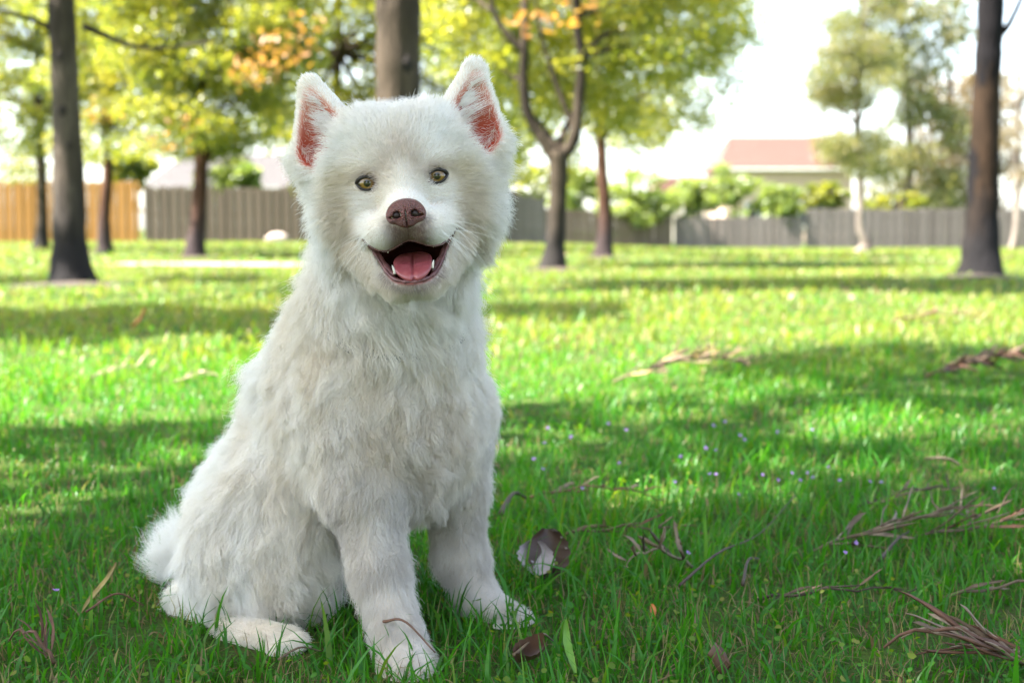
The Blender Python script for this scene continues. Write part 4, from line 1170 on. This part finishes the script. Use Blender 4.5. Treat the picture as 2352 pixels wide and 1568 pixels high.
# ---- nose leather
class NoseP: pass
def head_sdf_mesh(name, fn, lo, hi, h, mat, parent, attrs=None):
    """fn works in head cm."""
    nn = [np.arange(lo[i], hi[i] + h, h) for i in range(3)]
    X = np.stack(np.meshgrid(*nn, indexing='ij'), -1); D = fn(X)
    v, q = surface_nets(D, np.array(lo, float), h)
    if np.linalg.det(HR) < 0: q = q[:, ::-1]
    return obj(name, mesh(name, H0 + (v / 100) @ HR - DO, [q], True, None, [mat]), parent), v
def ellc(X, c, r):
    q = X - np.array(c); r = np.array(r); k0 = np.linalg.norm(q / r, axis=-1); k1 = np.linalg.norm(q / r ** 2, axis=-1)
    return k0 * (k0 - 1) / np.maximum(k1, 1e-6)
def nose_fn(X):
    X = X - np.array([.15, -3.25, nose_w])
    D = ellc(X, (0, .35, -.15), (1.55, .95, 1.05))
    D = smin(D, ellc(X, (0, -.15, .15), (1.25, .9, 1.0)), .35)
    for s in (-1, 1):
        D = smin(D, ellc(X, (1.12 * s, -.16, .0), (.72, .82, .85)), .25)
    D = smin(D, ellc(X, (0, -.72, .05), (.98, .66, .75)), .35)

    for s in (-1, 1):
        D = smax(D, -ellc(X, (.80 * s, -.16, 1.05), (.44, .38, .75)), .12)
        D = smax(D, -ellc(X, (1.25 * s, -.34, .75), (.42, .13, .6)), .10)
    g = np.hypot(X[..., 0] / .055, np.maximum(X[..., 1] - .0, 0) / .3) - 1
    D = smax(D, -np.maximum(g * .055, -(X[..., 2] - (.62 - .25 * np.abs(X[..., 1])))), .10)
    return D
k = NT('nose_leather')
co = k.coord()
vo = k.new('ShaderNodeTexVoronoi', feature='F1'); k.inp(vo, Scale=900.0); k.link(co, vo.inputs['Vector'])
c = k.ramp(k.noise(90, 4, co), [(.3, (.14, .042, .034)), (.7, (.25, .088, .074))])
k.principled(c, .27, k.bump(vo.outputs[0], .9, .0022), Specular_IOR_Level=.6)
head_sdf_mesh('nose', nose_fn, (-2.2, -5.2, nose_w - 1.6), (2.5, -1.6, nose_w + 1.7), .055, k.m, dog)
M_NOS = m_plain('nostril_dark', (.018, .006, .005), .5, .2, 200)
for s in (-1, 1):
    no = obj('nostril', blob_mesh('nostril', (.0048, .0042, .0040), M_NOS, 3, amp=.05), dog)
    no.matrix_local = Matrix.Translation(Vector(H0 + np.array([.15 + .80 * s, -3.41, nose_w + .32]) / 100 @ HR - DO))
# ---- tongue
def tongue_fn(X):
    c = np.array([.2, -8.0, .85]); a = nrm(np.array([0, -.40, .92])); b = np.cross(a, np.array([1., 0, 0])); b = nrm(b)
    q = X - c; y = q @ a; z = q @ b * (1 if b[1] > 0 else -1); x = q[..., 0]
    q = np.stack([x, y, z + .09 * y * y * (y > 1.0) * .4 - .12 * x * x], -1)
    D = ellc(q, (0, 0, 0), (1.80, 2.75, .52))
    D = smin(D, ellc(q, (0, 1.3, 0), (1.62, 1.45, .40)), .4)
    D = smax(D, -(np.hypot(q[..., 0] / .2, (q[..., 1] - 2.95) / .4) - 1) * .2, .2)
    gr = np.hypot(q[..., 0] / .16, (q[..., 2] - .52) / .22) - 1
    return smax(D, -gr * .22, .18)
k = NT('tongue_pink')
co = k.coord()
c = k.ramp(k.noise(140, 4, co), [(.3, (.27, .048, .056)), (.7, (.37, .10, .105))])
k.principled(c, .30, k.bump(k.noise(700, 3, co), .35, .0012), Specular_IOR_Level=.55)
head_sdf_mesh('tongue', tongue_fn, (-2.2, -10.2, -2.6), (2.6, -5.6, 4.2), .075, k.m, dog)
# ---- lips
k = NT('lip_skin')
co = k.coord()
c = k.ramp(k.noise(160, 4, co), [(.3, (.085, .034, .034)), (.7, (.21, .085, .082))])
k.principled(c, .33, k.bump(k.noise(420, 3, co), .4, .0015), Specular_IOR_Level=.5); M_LIP = k.m
mb = MB()
us = np.linspace(-4.35, 4.35, 61)
def lip_w(u, v):
    X = H0 + (np.stack([np.full(200, u), np.full(200, v), np.linspace(-4, 5, 200)], 1) / 100) @ HR
    D = np.full(200, .05)
    for p in PR[NB:]: D = smin(D, p.d(X), p.k)
    i = np.where(D < 0)[0]; return np.linspace(-4, 5, 200)[i[-1]] if len(i) else 0
lo_p = np.array([[u + .15, lip_lo(abs(u)) + .04, 0] for u in us])
w_ = np.array([lip_w(p[0], p[1] - .25) for p in lo_p]); w_ = np.convolve(np.pad(w_, 4, 'edge'), np.ones(9) / 9, 'valid')
lo_p[:, 2] = w_ - .10
rr = (.17 - .06 * (np.abs(us) / 4.35) ** 2) * (1 + .22 * np.sin(us * 7.3 + .6) + .16 * np.sin(us * 15 + 1))
mb.tube(H0 + (lo_p / 100) @ HR - DO, rr / 100, 10)
# inner cheek skin, broad pink band between lip and tongue
for s in (-1, 1):
    uu = np.linspace(1.7, 3.9, 20)
    p = np.array([[u * s + .15, lip_lo(u) + .42, 0] for u in uu]); p[:, 2] = np.interp(p[:, 0], lo_p[:, 0], lo_p[:, 2]) - .55
    mb.tube(H0 + (p / 100) @ HR - DO, np.interp(uu, [1.7, 2.4, 3.9], [.16, .34, .12]) / 100 * (1 + .10 * np.sin(uu * 11)), 10)
obj('lower_lip', mb.mesh('lower_lip', M_LIP), dog)
mb = MB()
up_p = np.array([[u + .15, lip_up(abs(u)) + .02, 0] for u in us])
w_ = np.array([lip_w(p[0], p[1] + .3) for p in up_p]); w_ = np.convolve(np.pad(w_, 3, 'edge'), np.ones(7) / 7, 'valid')
up_p[:, 2] = w_ - .36
mb.tube(H0 + (up_p / 100) @ HR - DO, (.085 + .02 * np.sin(us * 3)) / 100, 8)
phl = np.array([[.15, -4.3, nose_w + .25], [.15, -4.9, nose_w - .02], [.15, -5.5, nose_w - .35], [.15, -5.8, nose_w - .7]])
phl[:, 2] = [lip_w(.15, v) - .02 for v in phl[:, 1]]
mb.tube(H0 + (spline(phl, 12) / 100) @ HR - DO, .07 / 100, 6)
obj('upper_lip', mb.mesh('upper_lip', M_LIP), dog)
# ---- teeth
M_TOOTH = m_plain('tooth_ivory', (.78, .72, .62), .25, .05, 200)
def tooth(u, v, w, ln, r, tip):
    p = np.array([u, v, w]); d = np.array(tip, float)
    q = np.stack([p, p + d * ln * .4, p + d * ln * .8, p + d * ln]); mb = MB()
    mb.tube(H0 + (spline(q, 8) / 100) @ HR - DO, np.interp(np.linspace(0, 1, 8), [0, .4, 1], [r, r * .8, r * .12]) / 100, 8)
    obj('tooth', mb.mesh('tooth', M_TOOTH), dog)
tooth(-1.50, -8.65, 2.25, 0.85, .15, nrm([-.22, 1, .1])); tooth(1.95, -8.5, 2.05, 0.8, .15, nrm([.25, 1, .1]))
tooth(-1.95, -5.9, 1.4, 0.8, .15, nrm([-.05, -1, .1])); tooth(2.2, -5.8, 1.4, 0.8, .15, nrm([.05, -1, .1]))
for u, v, w in ((-2.6, -7.9, .9), (-3.0, -7.3, .3), (2.9, -7.6, .7), (3.3, -7.0, .1), (-2.7, -5.9, .4), (3.0, -5.7, .3)):
    tooth(u, v, w, .42 if v < -6.5 else .45, .17, (0, 1 if v < -6.5 else -1, 0))
# ---- eyes
k = NT('eye')
sp = k.new('ShaderNodeSeparateXYZ'); k.link(k.coord('Object'), sp.inputs[0])
rho = k.math('SQRT', k.math('ADD', k.math('MULTIPLY', sp.outputs[0], sp.outputs[0]), k.math('MULTIPLY', sp.outputs[1], sp.outputs[1])))
rho = k.math('MULTIPLY', rho, .86)
ang = k.math('ARCTAN2', sp.outputs[1], sp.outputs[0])
cb = k.new('ShaderNodeCombineXYZ'); k.link(k.math('MULTIPLY', ang, 5.0), cb.inputs[0]); k.link(k.math('MULTIPLY', rho, 2.2), cb.inputs[1])
st = k.noise(3.0, 4, cb.outputs[0])
rr_ = k.math('ADD', rho, k.math('MULTIPLY', k.math('SUBTRACT', st, .5), .05))
c = k.ramp(rr_, [(.0, (.004, .004, .004)), (.24, (.004, .004, .004)), (.275, (.085, .050, .012)), (.36, (.26, .145, .032)), (.54, (.20, .108, .024)), (.61, (.03, .022, .01)), (.66, (.008, .006, .004)), (.76, (.03, .015, .011))])
c = k.mix(k.math('MULTIPLY', st, .35), c, (.10, .08, .03))
k.principled(c, .1, Specular_IOR_Level=.35, Coat_Weight=.7, Coat_Roughness=.01)
M_EYE = k.m
def uvsphere(n=32, m=20):
    ph = np.linspace(.0, math.pi, m); ph[0] = .01; ph[-1] = math.pi - .01; th = np.arange(n) / n * 2 * math.pi
    v = np.stack([np.sin(ph)[:, None] * np.cos(th), np.sin(ph)[:, None] * np.sin(th), np.cos(ph)[:, None] + 0 * th], -1).reshape(-1, 3)
    i = np.arange(m - 1)[:, None] * n; j = np.arange(n)[None]; kk = (j + 1) % n
    q = np.stack([i + j, i + n + j, i + n + kk, i + kk], -1).reshape(-1, 4)
    mb = MB(); mb.add(np.concatenate([v, [[0, 0, 1], [0, 0, -1]]]), q, np.concatenate([np.stack([np.arange(n), (np.arange(n) + 1) % n, np.full(n, n * m)], 1), np.stack([(np.arange(n) + 1) % n + (m - 1) * n, np.arange(n) + (m - 1) * n, np.full(n, n * m + 1)], 1)]))
    return mb
eye_me = uvsphere().mesh('eye', M_EYE)
M_LID = m_plain('eyelid_skin', (.012, .007, .006), .35, .3, 300)
RE = 1.0
for s in (-1, 1):
    c_l = np.array([EYE_O * s, 0.0, eye_w - RE + .0])
    e = obj('eye', eye_me, dog)
    gz = nrm(np.array([0, 0, CAMZ]) + np.array([.0, .02, .0]) - (H0 + c_l / 100 @ HR))
    M = Vector(gz).to_track_quat('Z', 'Y').to_matrix().to_4x4()
    e.matrix_local = Matrix.Translation(Vector(H0 + (c_l / 100) @ HR - DO)) @ M @ Matrix.Scale(RE / 100, 4)
    th = np.linspace(0, 2 * math.pi, 41)[:-1]
    xx = .90 * np.cos(th); yy = .66 * np.sin(th) * (1 - .22 * np.cos(th) ** 2); yy = np.where(yy > 0, yy * .86, yy)
    xx = np.where(np.cos(th) * s < 0, xx * 1.14, xx * 1.06); yy = yy + .06 * np.cos(th) * s - .03 * (np.cos(th) * s < -.6)
    zz = np.sqrt(np.maximum((RE + .03) ** 2 - xx ** 2 - yy ** 2, .02))
    ring = np.stack([xx, yy, zz], 1) + c_l
    ring = np.concatenate([ring, ring[:1]])
    mb = MB(); rr = np.where(ring[:, 1] > c_l[1], .19, .125)
    mb.tube(H0 + (ring / 100) @ HR - DO, rr / 100, 8)
    obj('eyelid', mb.mesh('eyelid', M_LID), dog)
# ---- collar, almost lost in the ruff
nk0, nk1 = P(893, 745, 1.478), P(915, 715, 1.46)
axn = nrm(P(912, 560, 1.43) - P(890, 760, 1.485)); cc = P(897, 712, 1.470)
t1 = nrm(np.cross(axn, [0, 1, 0])); t2 = np.cross(axn, t1)
th = np.linspace(0, 2 * math.pi, 49)
ringp = cc + np.cos(th)[:, None] * t1 * .0812 + np.sin(th)[:, None] * t2 * .0812
mb = MB(); mb.tube(ringp - DO, .006, 8, flat=1.0)
col_o = obj('collar', mb.mesh('collar', m_plain('collar_webbing', (.05, .05, .065), .7, .2, 300)), dog)
# ------------------------------------------------------------------ litter on the grass
M_DRY = m_plain('dry_leaf', (.125, .082, .048), .75, .45, 60)
M_DRYR = m_plain('dry_leaf_red', (.115, .052, .029), .7, .4, 60)
M_DRYP = m_plain('dry_leaf_pale', (.22, .16, .108), .7, .35, 60)
M_DRYY = m_plain('dry_leaf_yellow', (.20, .15, .04), .7, .45, 40)
M_TWIG = m_plain('twig_dark', (.050, .032, .020), .8, .35, 90)
rgL = np.random.default_rng(23)

def leaflet_mesh(ln, w, curlv, mat, seed):
    r = np.random.default_rng(seed); m = 9; s = np.linspace(0, 1, m)
    c = np.stack([s * ln, .18 * ln * np.sin(s * 2.4 + r.uniform(-1, 1)) * r.uniform(-1, 1), curlv * ln * s ** 1.6 * np.sin(s * 2.2)], 1)
    ww = w * np.sin(np.clip(s * .93 + .07, 0, 1) * math.pi) ** .6 * (1 + .25 * np.sin(s * 13 + seed))
    tw = r.uniform(-.6, .6) + s * r.uniform(-1.6, 1.6)
    sd = np.stack([0 * s, np.cos(tw), np.sin(tw)], 1); up = np.stack([0 * s, -np.sin(tw), np.cos(tw)], 1)
    rows = [c - sd * ww[:, None] / 2 + up * ww[:, None] * .30, c, c + sd * ww[:, None] / 2 + up * ww[:, None] * .30, c - up * .0009]
    V_ = np.stack(rows, 1).reshape(-1, 3); i = np.arange(m - 1) * 4
    q = np.concatenate([np.stack([i + a, i + b, i + 4 + b, i + 4 + a], 1) for a, b in ((0, 1), (1, 2), (2, 3), (3, 0))])
    mb = MB(); mb.add(V_, q); return mb.mesh('leaflet', mat, True)

def frond(name, label, cat, base, az, ln, nl, ll, lw, mats, rise=.03, bend=.15, spread=(25, 55), group='dead fronds fallen on the lawn', seed=0, stem=.0022, lift=.25, fan=False):
    r = np.random.default_rng(seed)
    t = thing(name, label, cat, (base[0], base[1], float(terrain(base[0], base[1]))), az, group)
    s = np.linspace(0, 1, 10)
    path = np.stack([s * ln, bend * ln * s * s, .013 + rise * .8 * np.sin(s * 2.6) + .003 * np.sin(s * 17)], 1)
    mb = MB(); mb.tube(path, stem * (1 - .6 * s), 6, wob=.1, seed=seed); obj('stem', mb.mesh('stem', mats[0]), t)
    lw = lw * .8
    ms = [leaflet_mesh(ll * r.uniform(.7, 1.2), lw * r.uniform(.7, 1.2), r.uniform(-.25, .35), mats[i % len(mats)], seed * 10 + i) for i in range(5)]
    for i in range(nl):
        f = .08 + .92 * (i / max(1, nl - 1)) if not fan else r.uniform(0, .35)
        j = min(8, int(f * 9)); p = path[j] + (path[j + 1] - path[j]) * (f * 9 - j)
        sg = 1 if i % 2 else -1
        o = obj('leaflet', ms[i % 5], t, p)
        o.rotation_euler = (r.uniform(-.8, .8), -r.uniform(-.05, lift * 2), sg * R(r.uniform(*spread)) + 2 * bend * f)
        k_ = 1 - .45 * f if not fan else r.uniform(.6, 1.15); o.scale = (k_, k_, k_)
    return t
def gl(px, py): return G(px, py)
frond('dry_frond', 'large brown feathery dry frond lying in the shade at the right', 'dry frond', gl(1870, 1290), R(28), .30, 24, .095, .009, [M_DRY, M_DRYP, M_DRY], .03, .1, (12, 40), seed=1)
frond('dry_frond', 'long brown dry frond reaching the right edge of the picture, above the clump', 'dry frond', gl(2085, 1262), R(14), .34, 18, .11, .010, [M_DRY, M_DRYR, M_DRYP], .02, .06, (8, 25), seed=2)
frond('dry_frond', 'dark curved frond beneath the large feathery one', 'dry frond', gl(1960, 1190), R(12), .19, 9, .06, .008, [M_TWIG, M_DRY], .03, .2, (20, 50), seed=3)
frond('dry_frond', 'small tangle of pale curled dry leaves in the middle foreground', 'dry frond', gl(1590, 1330), R(200), .10, 12, .045, .009, [M_DRYP, M_DRY, M_TWIG], .035, .2, (15, 75), seed=4, lift=.5)
frond('dry_frond', 'thin reddish dry frond just right of the front paws', 'dry frond', gl(1300, 1250), R(-10), .17, 7, .05, .006, [M_DRY, M_DRYR], .015, .1, (10, 30), seed=5)
frond('dry_frond', 'russet dry frond lying behind the dark brown leaf', 'dry frond', gl(1210, 1165), R(-12), .20, 9, .05, .008, [M_DRYR, M_DRYP], .03, -.1, (15, 50), seed=6)
frond('dry_frond', 'thick clump of dead reddish brown fronds in the bottom right corner', 'dry frond', gl(2350, 1560), R(172), .13, 20, .088, .0058, [M_DRYR, M_DRYP, M_DRY], .04, .1, (2, 34), seed=7, fan=True, stem=.003, lift=.16)
frond('dry_frond', 'pale brown dead frond beneath the corner clump', 'dry frond', gl(2370, 1555), R(150), .12, 10, .07, .008, [M_DRYP, M_DRYR], .03, .1, (5, 60), seed=17, fan=True, lift=.4)
frond('dry_frond', 'reddish dead sprig in the bottom left corner', 'dry frond', gl(125, 1560), R(138), .07, 10, .055, .0045, [M_DRYR, M_DRYR, M_DRY], .03, .1, (2, 40), seed=8, fan=True, lift=.75)
frond('dry_frond', 'dark brown heap of dead fronds in the shade at the right, farthest back', 'dry frond', gl(2125, 875), R(-8), .42, 64, .11, .022, [M_DRYR, M_DRY, M_TWIG], .075, .05, (8, 75), seed=9, lift=.12, stem=.004)
frond('dry_frond', 'yellow and brown frond in the sunlit grass behind the shade edge', 'dry frond', gl(1405, 890), R(20), .44, 54, .12, .013, [M_DRY, M_TWIG, M_DRYY], .07, .1, (10, 60), seed=10, lift=.28, stem=.004)
frond('dry_frond', 'reddish frond in the bright grass far right', 'dry frond', gl(2040, 748), R(5), .42, 14, .14, .02, [M_DRYR, M_DRYP], .05, .05, (12, 50), seed=12, lift=.35, stem=.004)
frond('dry_frond', 'pale straw coloured frond in the sunlit grass left of the puppy', 'dry frond', gl(195, 885), R(30), .22, 6, .06, .009, [M_DRYP], .04, .1, (12, 50), seed=13, lift=.3)
frond('dry_frond', 'small pale dry sprig in sunlit grass beside the puppy back', 'dry frond', gl(395, 893), R(10), .12, 5, .06, .010, [M_DRYP], .03, .1, (12, 60), seed=14, lift=.35)
frond('dry_frond', 'thin dark frond in the foreground grass below the big frond', 'dry frond', gl(1740, 1405), R(4), .17, 6, .05, .005, [M_TWIG, M_DRY], .012, .05, (8, 20), seed=15)
frond('dry_frond', 'brown frond lying flat at the lower right edge', 'dry frond', gl(2170, 1400), R(12), .2, 7, .06, .006, [M_DRY, M_DRYP], .015, .05, (8, 22), seed=16)

def twig(label, pts, r, mat=None):
    p = np.array([[*P(x, y, d)[:2], z] for x, y, d, z in pts])
    b = p[0].copy(); t = MB(); q = spline(p - b, 14)
    t.tube(q, np.linspace(r, r * .45, 14), 6, wob=.15, seed=int(r * 1e5))
    o = obj('twig', t.mesh('twig', mat or M_TWIG), loc=b, label=label, category='twig', group='twigs lying in the grass'); return o
def twg(label, pxs, r, z=.03, mat=None):
    pts = []
    for i, (x, y) in enumerate(pxs):
        g = G(x, y + z * 2000 / max(1, 1.0)* .6 if False else y); pts.append((x, y, g[1], z * (1 + .3 * math.sin(i * 2))))
    p = np.array([[G(x, y)[0], G(x, y)[1], z * (1 + .3 * math.sin(i * 2)) + float(terrain(*G(x, y)[:2]))] for i, (x, y) in enumerate(pxs)])
    b = p[0].copy(); m = MB(); q = spline(p - b, 14); m.tube(q, np.linspace(r, r * .45, 14), 6, wob=.15, seed=len(label))
    return obj('twig', m.mesh('twig', mat or M_TWIG), loc=b, label=label, category='twig', group='twigs lying in the grass')
twg('long thin dark twig slanting through the shaded grass in the middle', [(1560, 1410), (1650, 1350), (1745, 1270), (1825, 1185)], .0016, .032)
twg('short dark twig standing out beside the slanted one', [(1705, 1395), (1718, 1350), (1742, 1322)], .0022, .025)
twg('dark bent twig just behind the far front paw', [(1150, 1230), (1180, 1195), (1210, 1180)], .004, .03)
twg('red brown twig in front of the near front paw', [(882, 1528), (930, 1556), (1000, 1580)], .0016, .042, M_DRYR)
twg('short dark forked twig in the grass at the right', [(2020, 1330), (2060, 1290), (2090, 1250)], .0026, .022)
twg('thin brown twig beside the crumpled leaf at the bottom', [(1180, 1585), (1240, 1550), (1270, 1525)], .0016, .03, M_DRY)
twg('pale stick lying across the bottom left grass behind the sprig', [(200, 1475), (270, 1450), (330, 1440)], .0014, .03, M_DRYR)
twg('brown twig lying across the grass under the hind foot', [(640, 1568), (690, 1548), (740, 1535)], .0014, .02, M_DRY)

# broad fallen leaves
def curled_leaf(label, px, py, ln, w, az, tilt, mat, curl=.5, seed=0, rollv=0.0, zoff=.0):
    g = G(px, py); m, nn = 15, 9
    s = np.linspace(0, 1, m)[:, None]; t = np.linspace(-1, 1, nn)[None]
    ww = w / 2 * np.sin(np.clip(s * .94 + .03, 0, 1) * math.pi) ** .55 * (1 + .07 * np.sin(s * 31 + t * 2))
    x = s * ln + 0 * t; y = ww * t; z = curl * w * (t ** 2) * .5 + .16 * ln * np.sin(s * 3 + seed) + .02 * w * np.sin(9 * s + 5 * t)
    v = np.stack([x + 0 * y, y, z + 0 * y], -1)
    v2 = v - np.array([0, 0, .0007])
    V_ = np.concatenate([v.reshape(-1, 3), v2.reshape(-1, 3)]); i = (np.arange(m - 1)[:, None] * nn + np.arange(nn - 1)[None]).ravel(); o = m * nn
    q = np.concatenate([np.stack([i, i + nn, i + nn + 1, i + 1], 1), np.stack([i + 1, i + nn + 1, i + nn, i], 1) + o])
    mb = MB(); mb.add(V_, q)
    ob = obj('fallen_leaf', mb.mesh('fallen_leaf', mat), loc=(g[0], g[1], g[2] + zoff), label=label, category='leaf', group='broad fallen leaves')
    ob.rotation_euler = (rollv, -tilt, az); return ob
def m_leaf2(name, a, b):
    k = NT(name); ge = k.new('ShaderNodeNewGeometry')
    n = k.noise(60, 5, k.coord()); vein = k.new('ShaderNodeTexWave', wave_type='BANDS'); k.inp(vein, Scale=55.0, Distortion=3.0); k.link(k.coord(), vein.inputs[0])
    ca = k.ramp(n, [(.3, tuple(x * .6 for x in a)), (.7, a)]); cb = k.ramp(n, [(.3, tuple(x * .75 for x in b)), (.7, b)])
    k.principled(k.mix(ge.outputs['Backfacing'], ca, cb), .5, k.bump(vein.outputs[1], .10, .0006)); return k.m
M_BL = m_leaf2('brown_leaf', (.075, .040, .026), (.42, .36, .37))
M_BL2 = m_leaf2('brown_leaf_warm', (.12, .060, .035), (.16, .085, .05))
M_OR = m_leaf2('orange_leaf', (.55, .17, .03), (.5, .2, .05))
curled_leaf('dark brown curled leaf with a pale underside standing in the grass right of the puppy', 1256, 1338, .060, .050, R(84), R(74), M_BL, .6, 1, .18, .004)
curled_leaf('pale greyish leaf half propped against the dark brown leaf', 1228, 1350, .044, .046, R(86), R(62), m_leaf2('grey_leaf', (.40, .33, .33), (.36, .30, .31)), .3, 2, .35, .012)
curled_leaf('crumpled brown leaf at the bottom edge right of the near paw', 1185, 1572, .034, .022, R(25), R(22), M_BL2, 1.5, 3, .5, .020)
curled_leaf('small orange leaf in the shaded band behind the puppy', 300, 765, .085, .05, R(20), R(40), M_OR, .4, 4, 0, .03)
curled_leaf('crumpled dark leaf near the bottom edge in the middle', 1665, 1572, .024, .018, R(140), R(25), M_BL2, 1.5, 5, .5, .010)
curled_leaf('little orange brown leaf upright in the grass below the pale tangle', 1500, 1445, .015, .007, R(100), R(60), M_OR, .5, 6, 0, .012)
curled_leaf('narrow grey dry leaf in the grass at the upper right of the fronds', 2200, 1120, .055, .014, R(160), R(20), M_DRYP, .4, 7, 0, .03)
curled_leaf('yellowed upright grass leaf at the left in front of the tail', 205, 1440, .062, .0075, R(55), R(62), M_DRYY, .3, 8, 0, .012)
curled_leaf('bright green broad blade arching up at the bottom edge', 1318, 1575, .050, .008, R(110), R(70), m_leaf2('lime_blade', (.16, .34, .03), (.16, .32, .04)), .3, 9, 0, .01)

# small purple flowers
k = NT('purple_petal'); k.principled(k.ramp(k.noise(400, 2, k.coord()), [(.3, (.22, .12, .36)), (.7, (.36, .22, .52))]), .6); M_PUR = k.m
M_STEM = m_plain('flower_stem', (.08, .16, .03), .6, .2, 50)
def petal_mesh():
    mb = MB(); r = .0034
    v = np.array([[0, 0, 0], [r * .55, r * .42, .0009], [r * 1.15, .0, .0012], [r * .55, -r * .42, .0009]]); v2 = v - [0, 0, .0004]
    mb.add(np.concatenate([v, v2]), [[0, 3, 2, 1], [4, 5, 6, 7], [0, 1, 5, 4], [1, 2, 6, 5], [2, 3, 7, 6], [3, 0, 4, 7]]); return mb.mesh('petal', M_PUR, False)
PET = petal_mesh()
mb = MB(); s = np.linspace(0, 1, 5); mb.tube(np.stack([.004 * s ** 2, 0 * s, -.045 + .045 * s], 1), .0006, 5); STM = mb.mesh('stem', M_STEM)
fl = [(1625, 1140), (1640, 1132), (1690, 1167), (1812, 1143), (1780, 1155), (1705, 1043), (1695, 1050), (1660, 1015), (1635, 1020), (1850, 1115), (1895, 1125), (1745, 1152), (1560, 1100), (1640, 1085), (1615, 1075),
      (1780, 1015), (1860, 1010), (1860, 1150), (1990, 1148), (2015, 1146), (1335, 1165), (1420, 1110), (1435, 1025), (1395, 1018), (1310, 1035), (1258, 1028), (1225, 1095), (1245, 1130), (2270, 1172), (1955, 1310),
      (1545, 1145), (1920, 1160), (620, 1420), (145, 1430), (1575, 1330), (1250, 1060), (1830, 1160), (1930, 1345)]
for i, (x, y) in enumerate(fl):
    g = G(x, y + 8); zz = rgL.uniform(.028, .05)
    o = thing('wild_flower', 'tiny purple wildflower dotted in the shaded grass', 'flower', (g[0], g[1] - .02, g[2] + zz), rgL.uniform(0, 6.28), 'tiny purple flowers in the grass')
    o.rotation_euler = (rgL.uniform(.2, .9), rgL.uniform(-.4, .4), rgL.uniform(-.8, .8))
    for a in range(5):
        pe = obj('petal', PET, o); pe.rotation_euler = (0, -.25, a * 2 * math.pi / 5); sc = rgL.uniform(.7, 1.15) * (1.25 if y < 1080 else 1); pe.scale = (sc, sc, sc)
    obj('stem', STM, o)
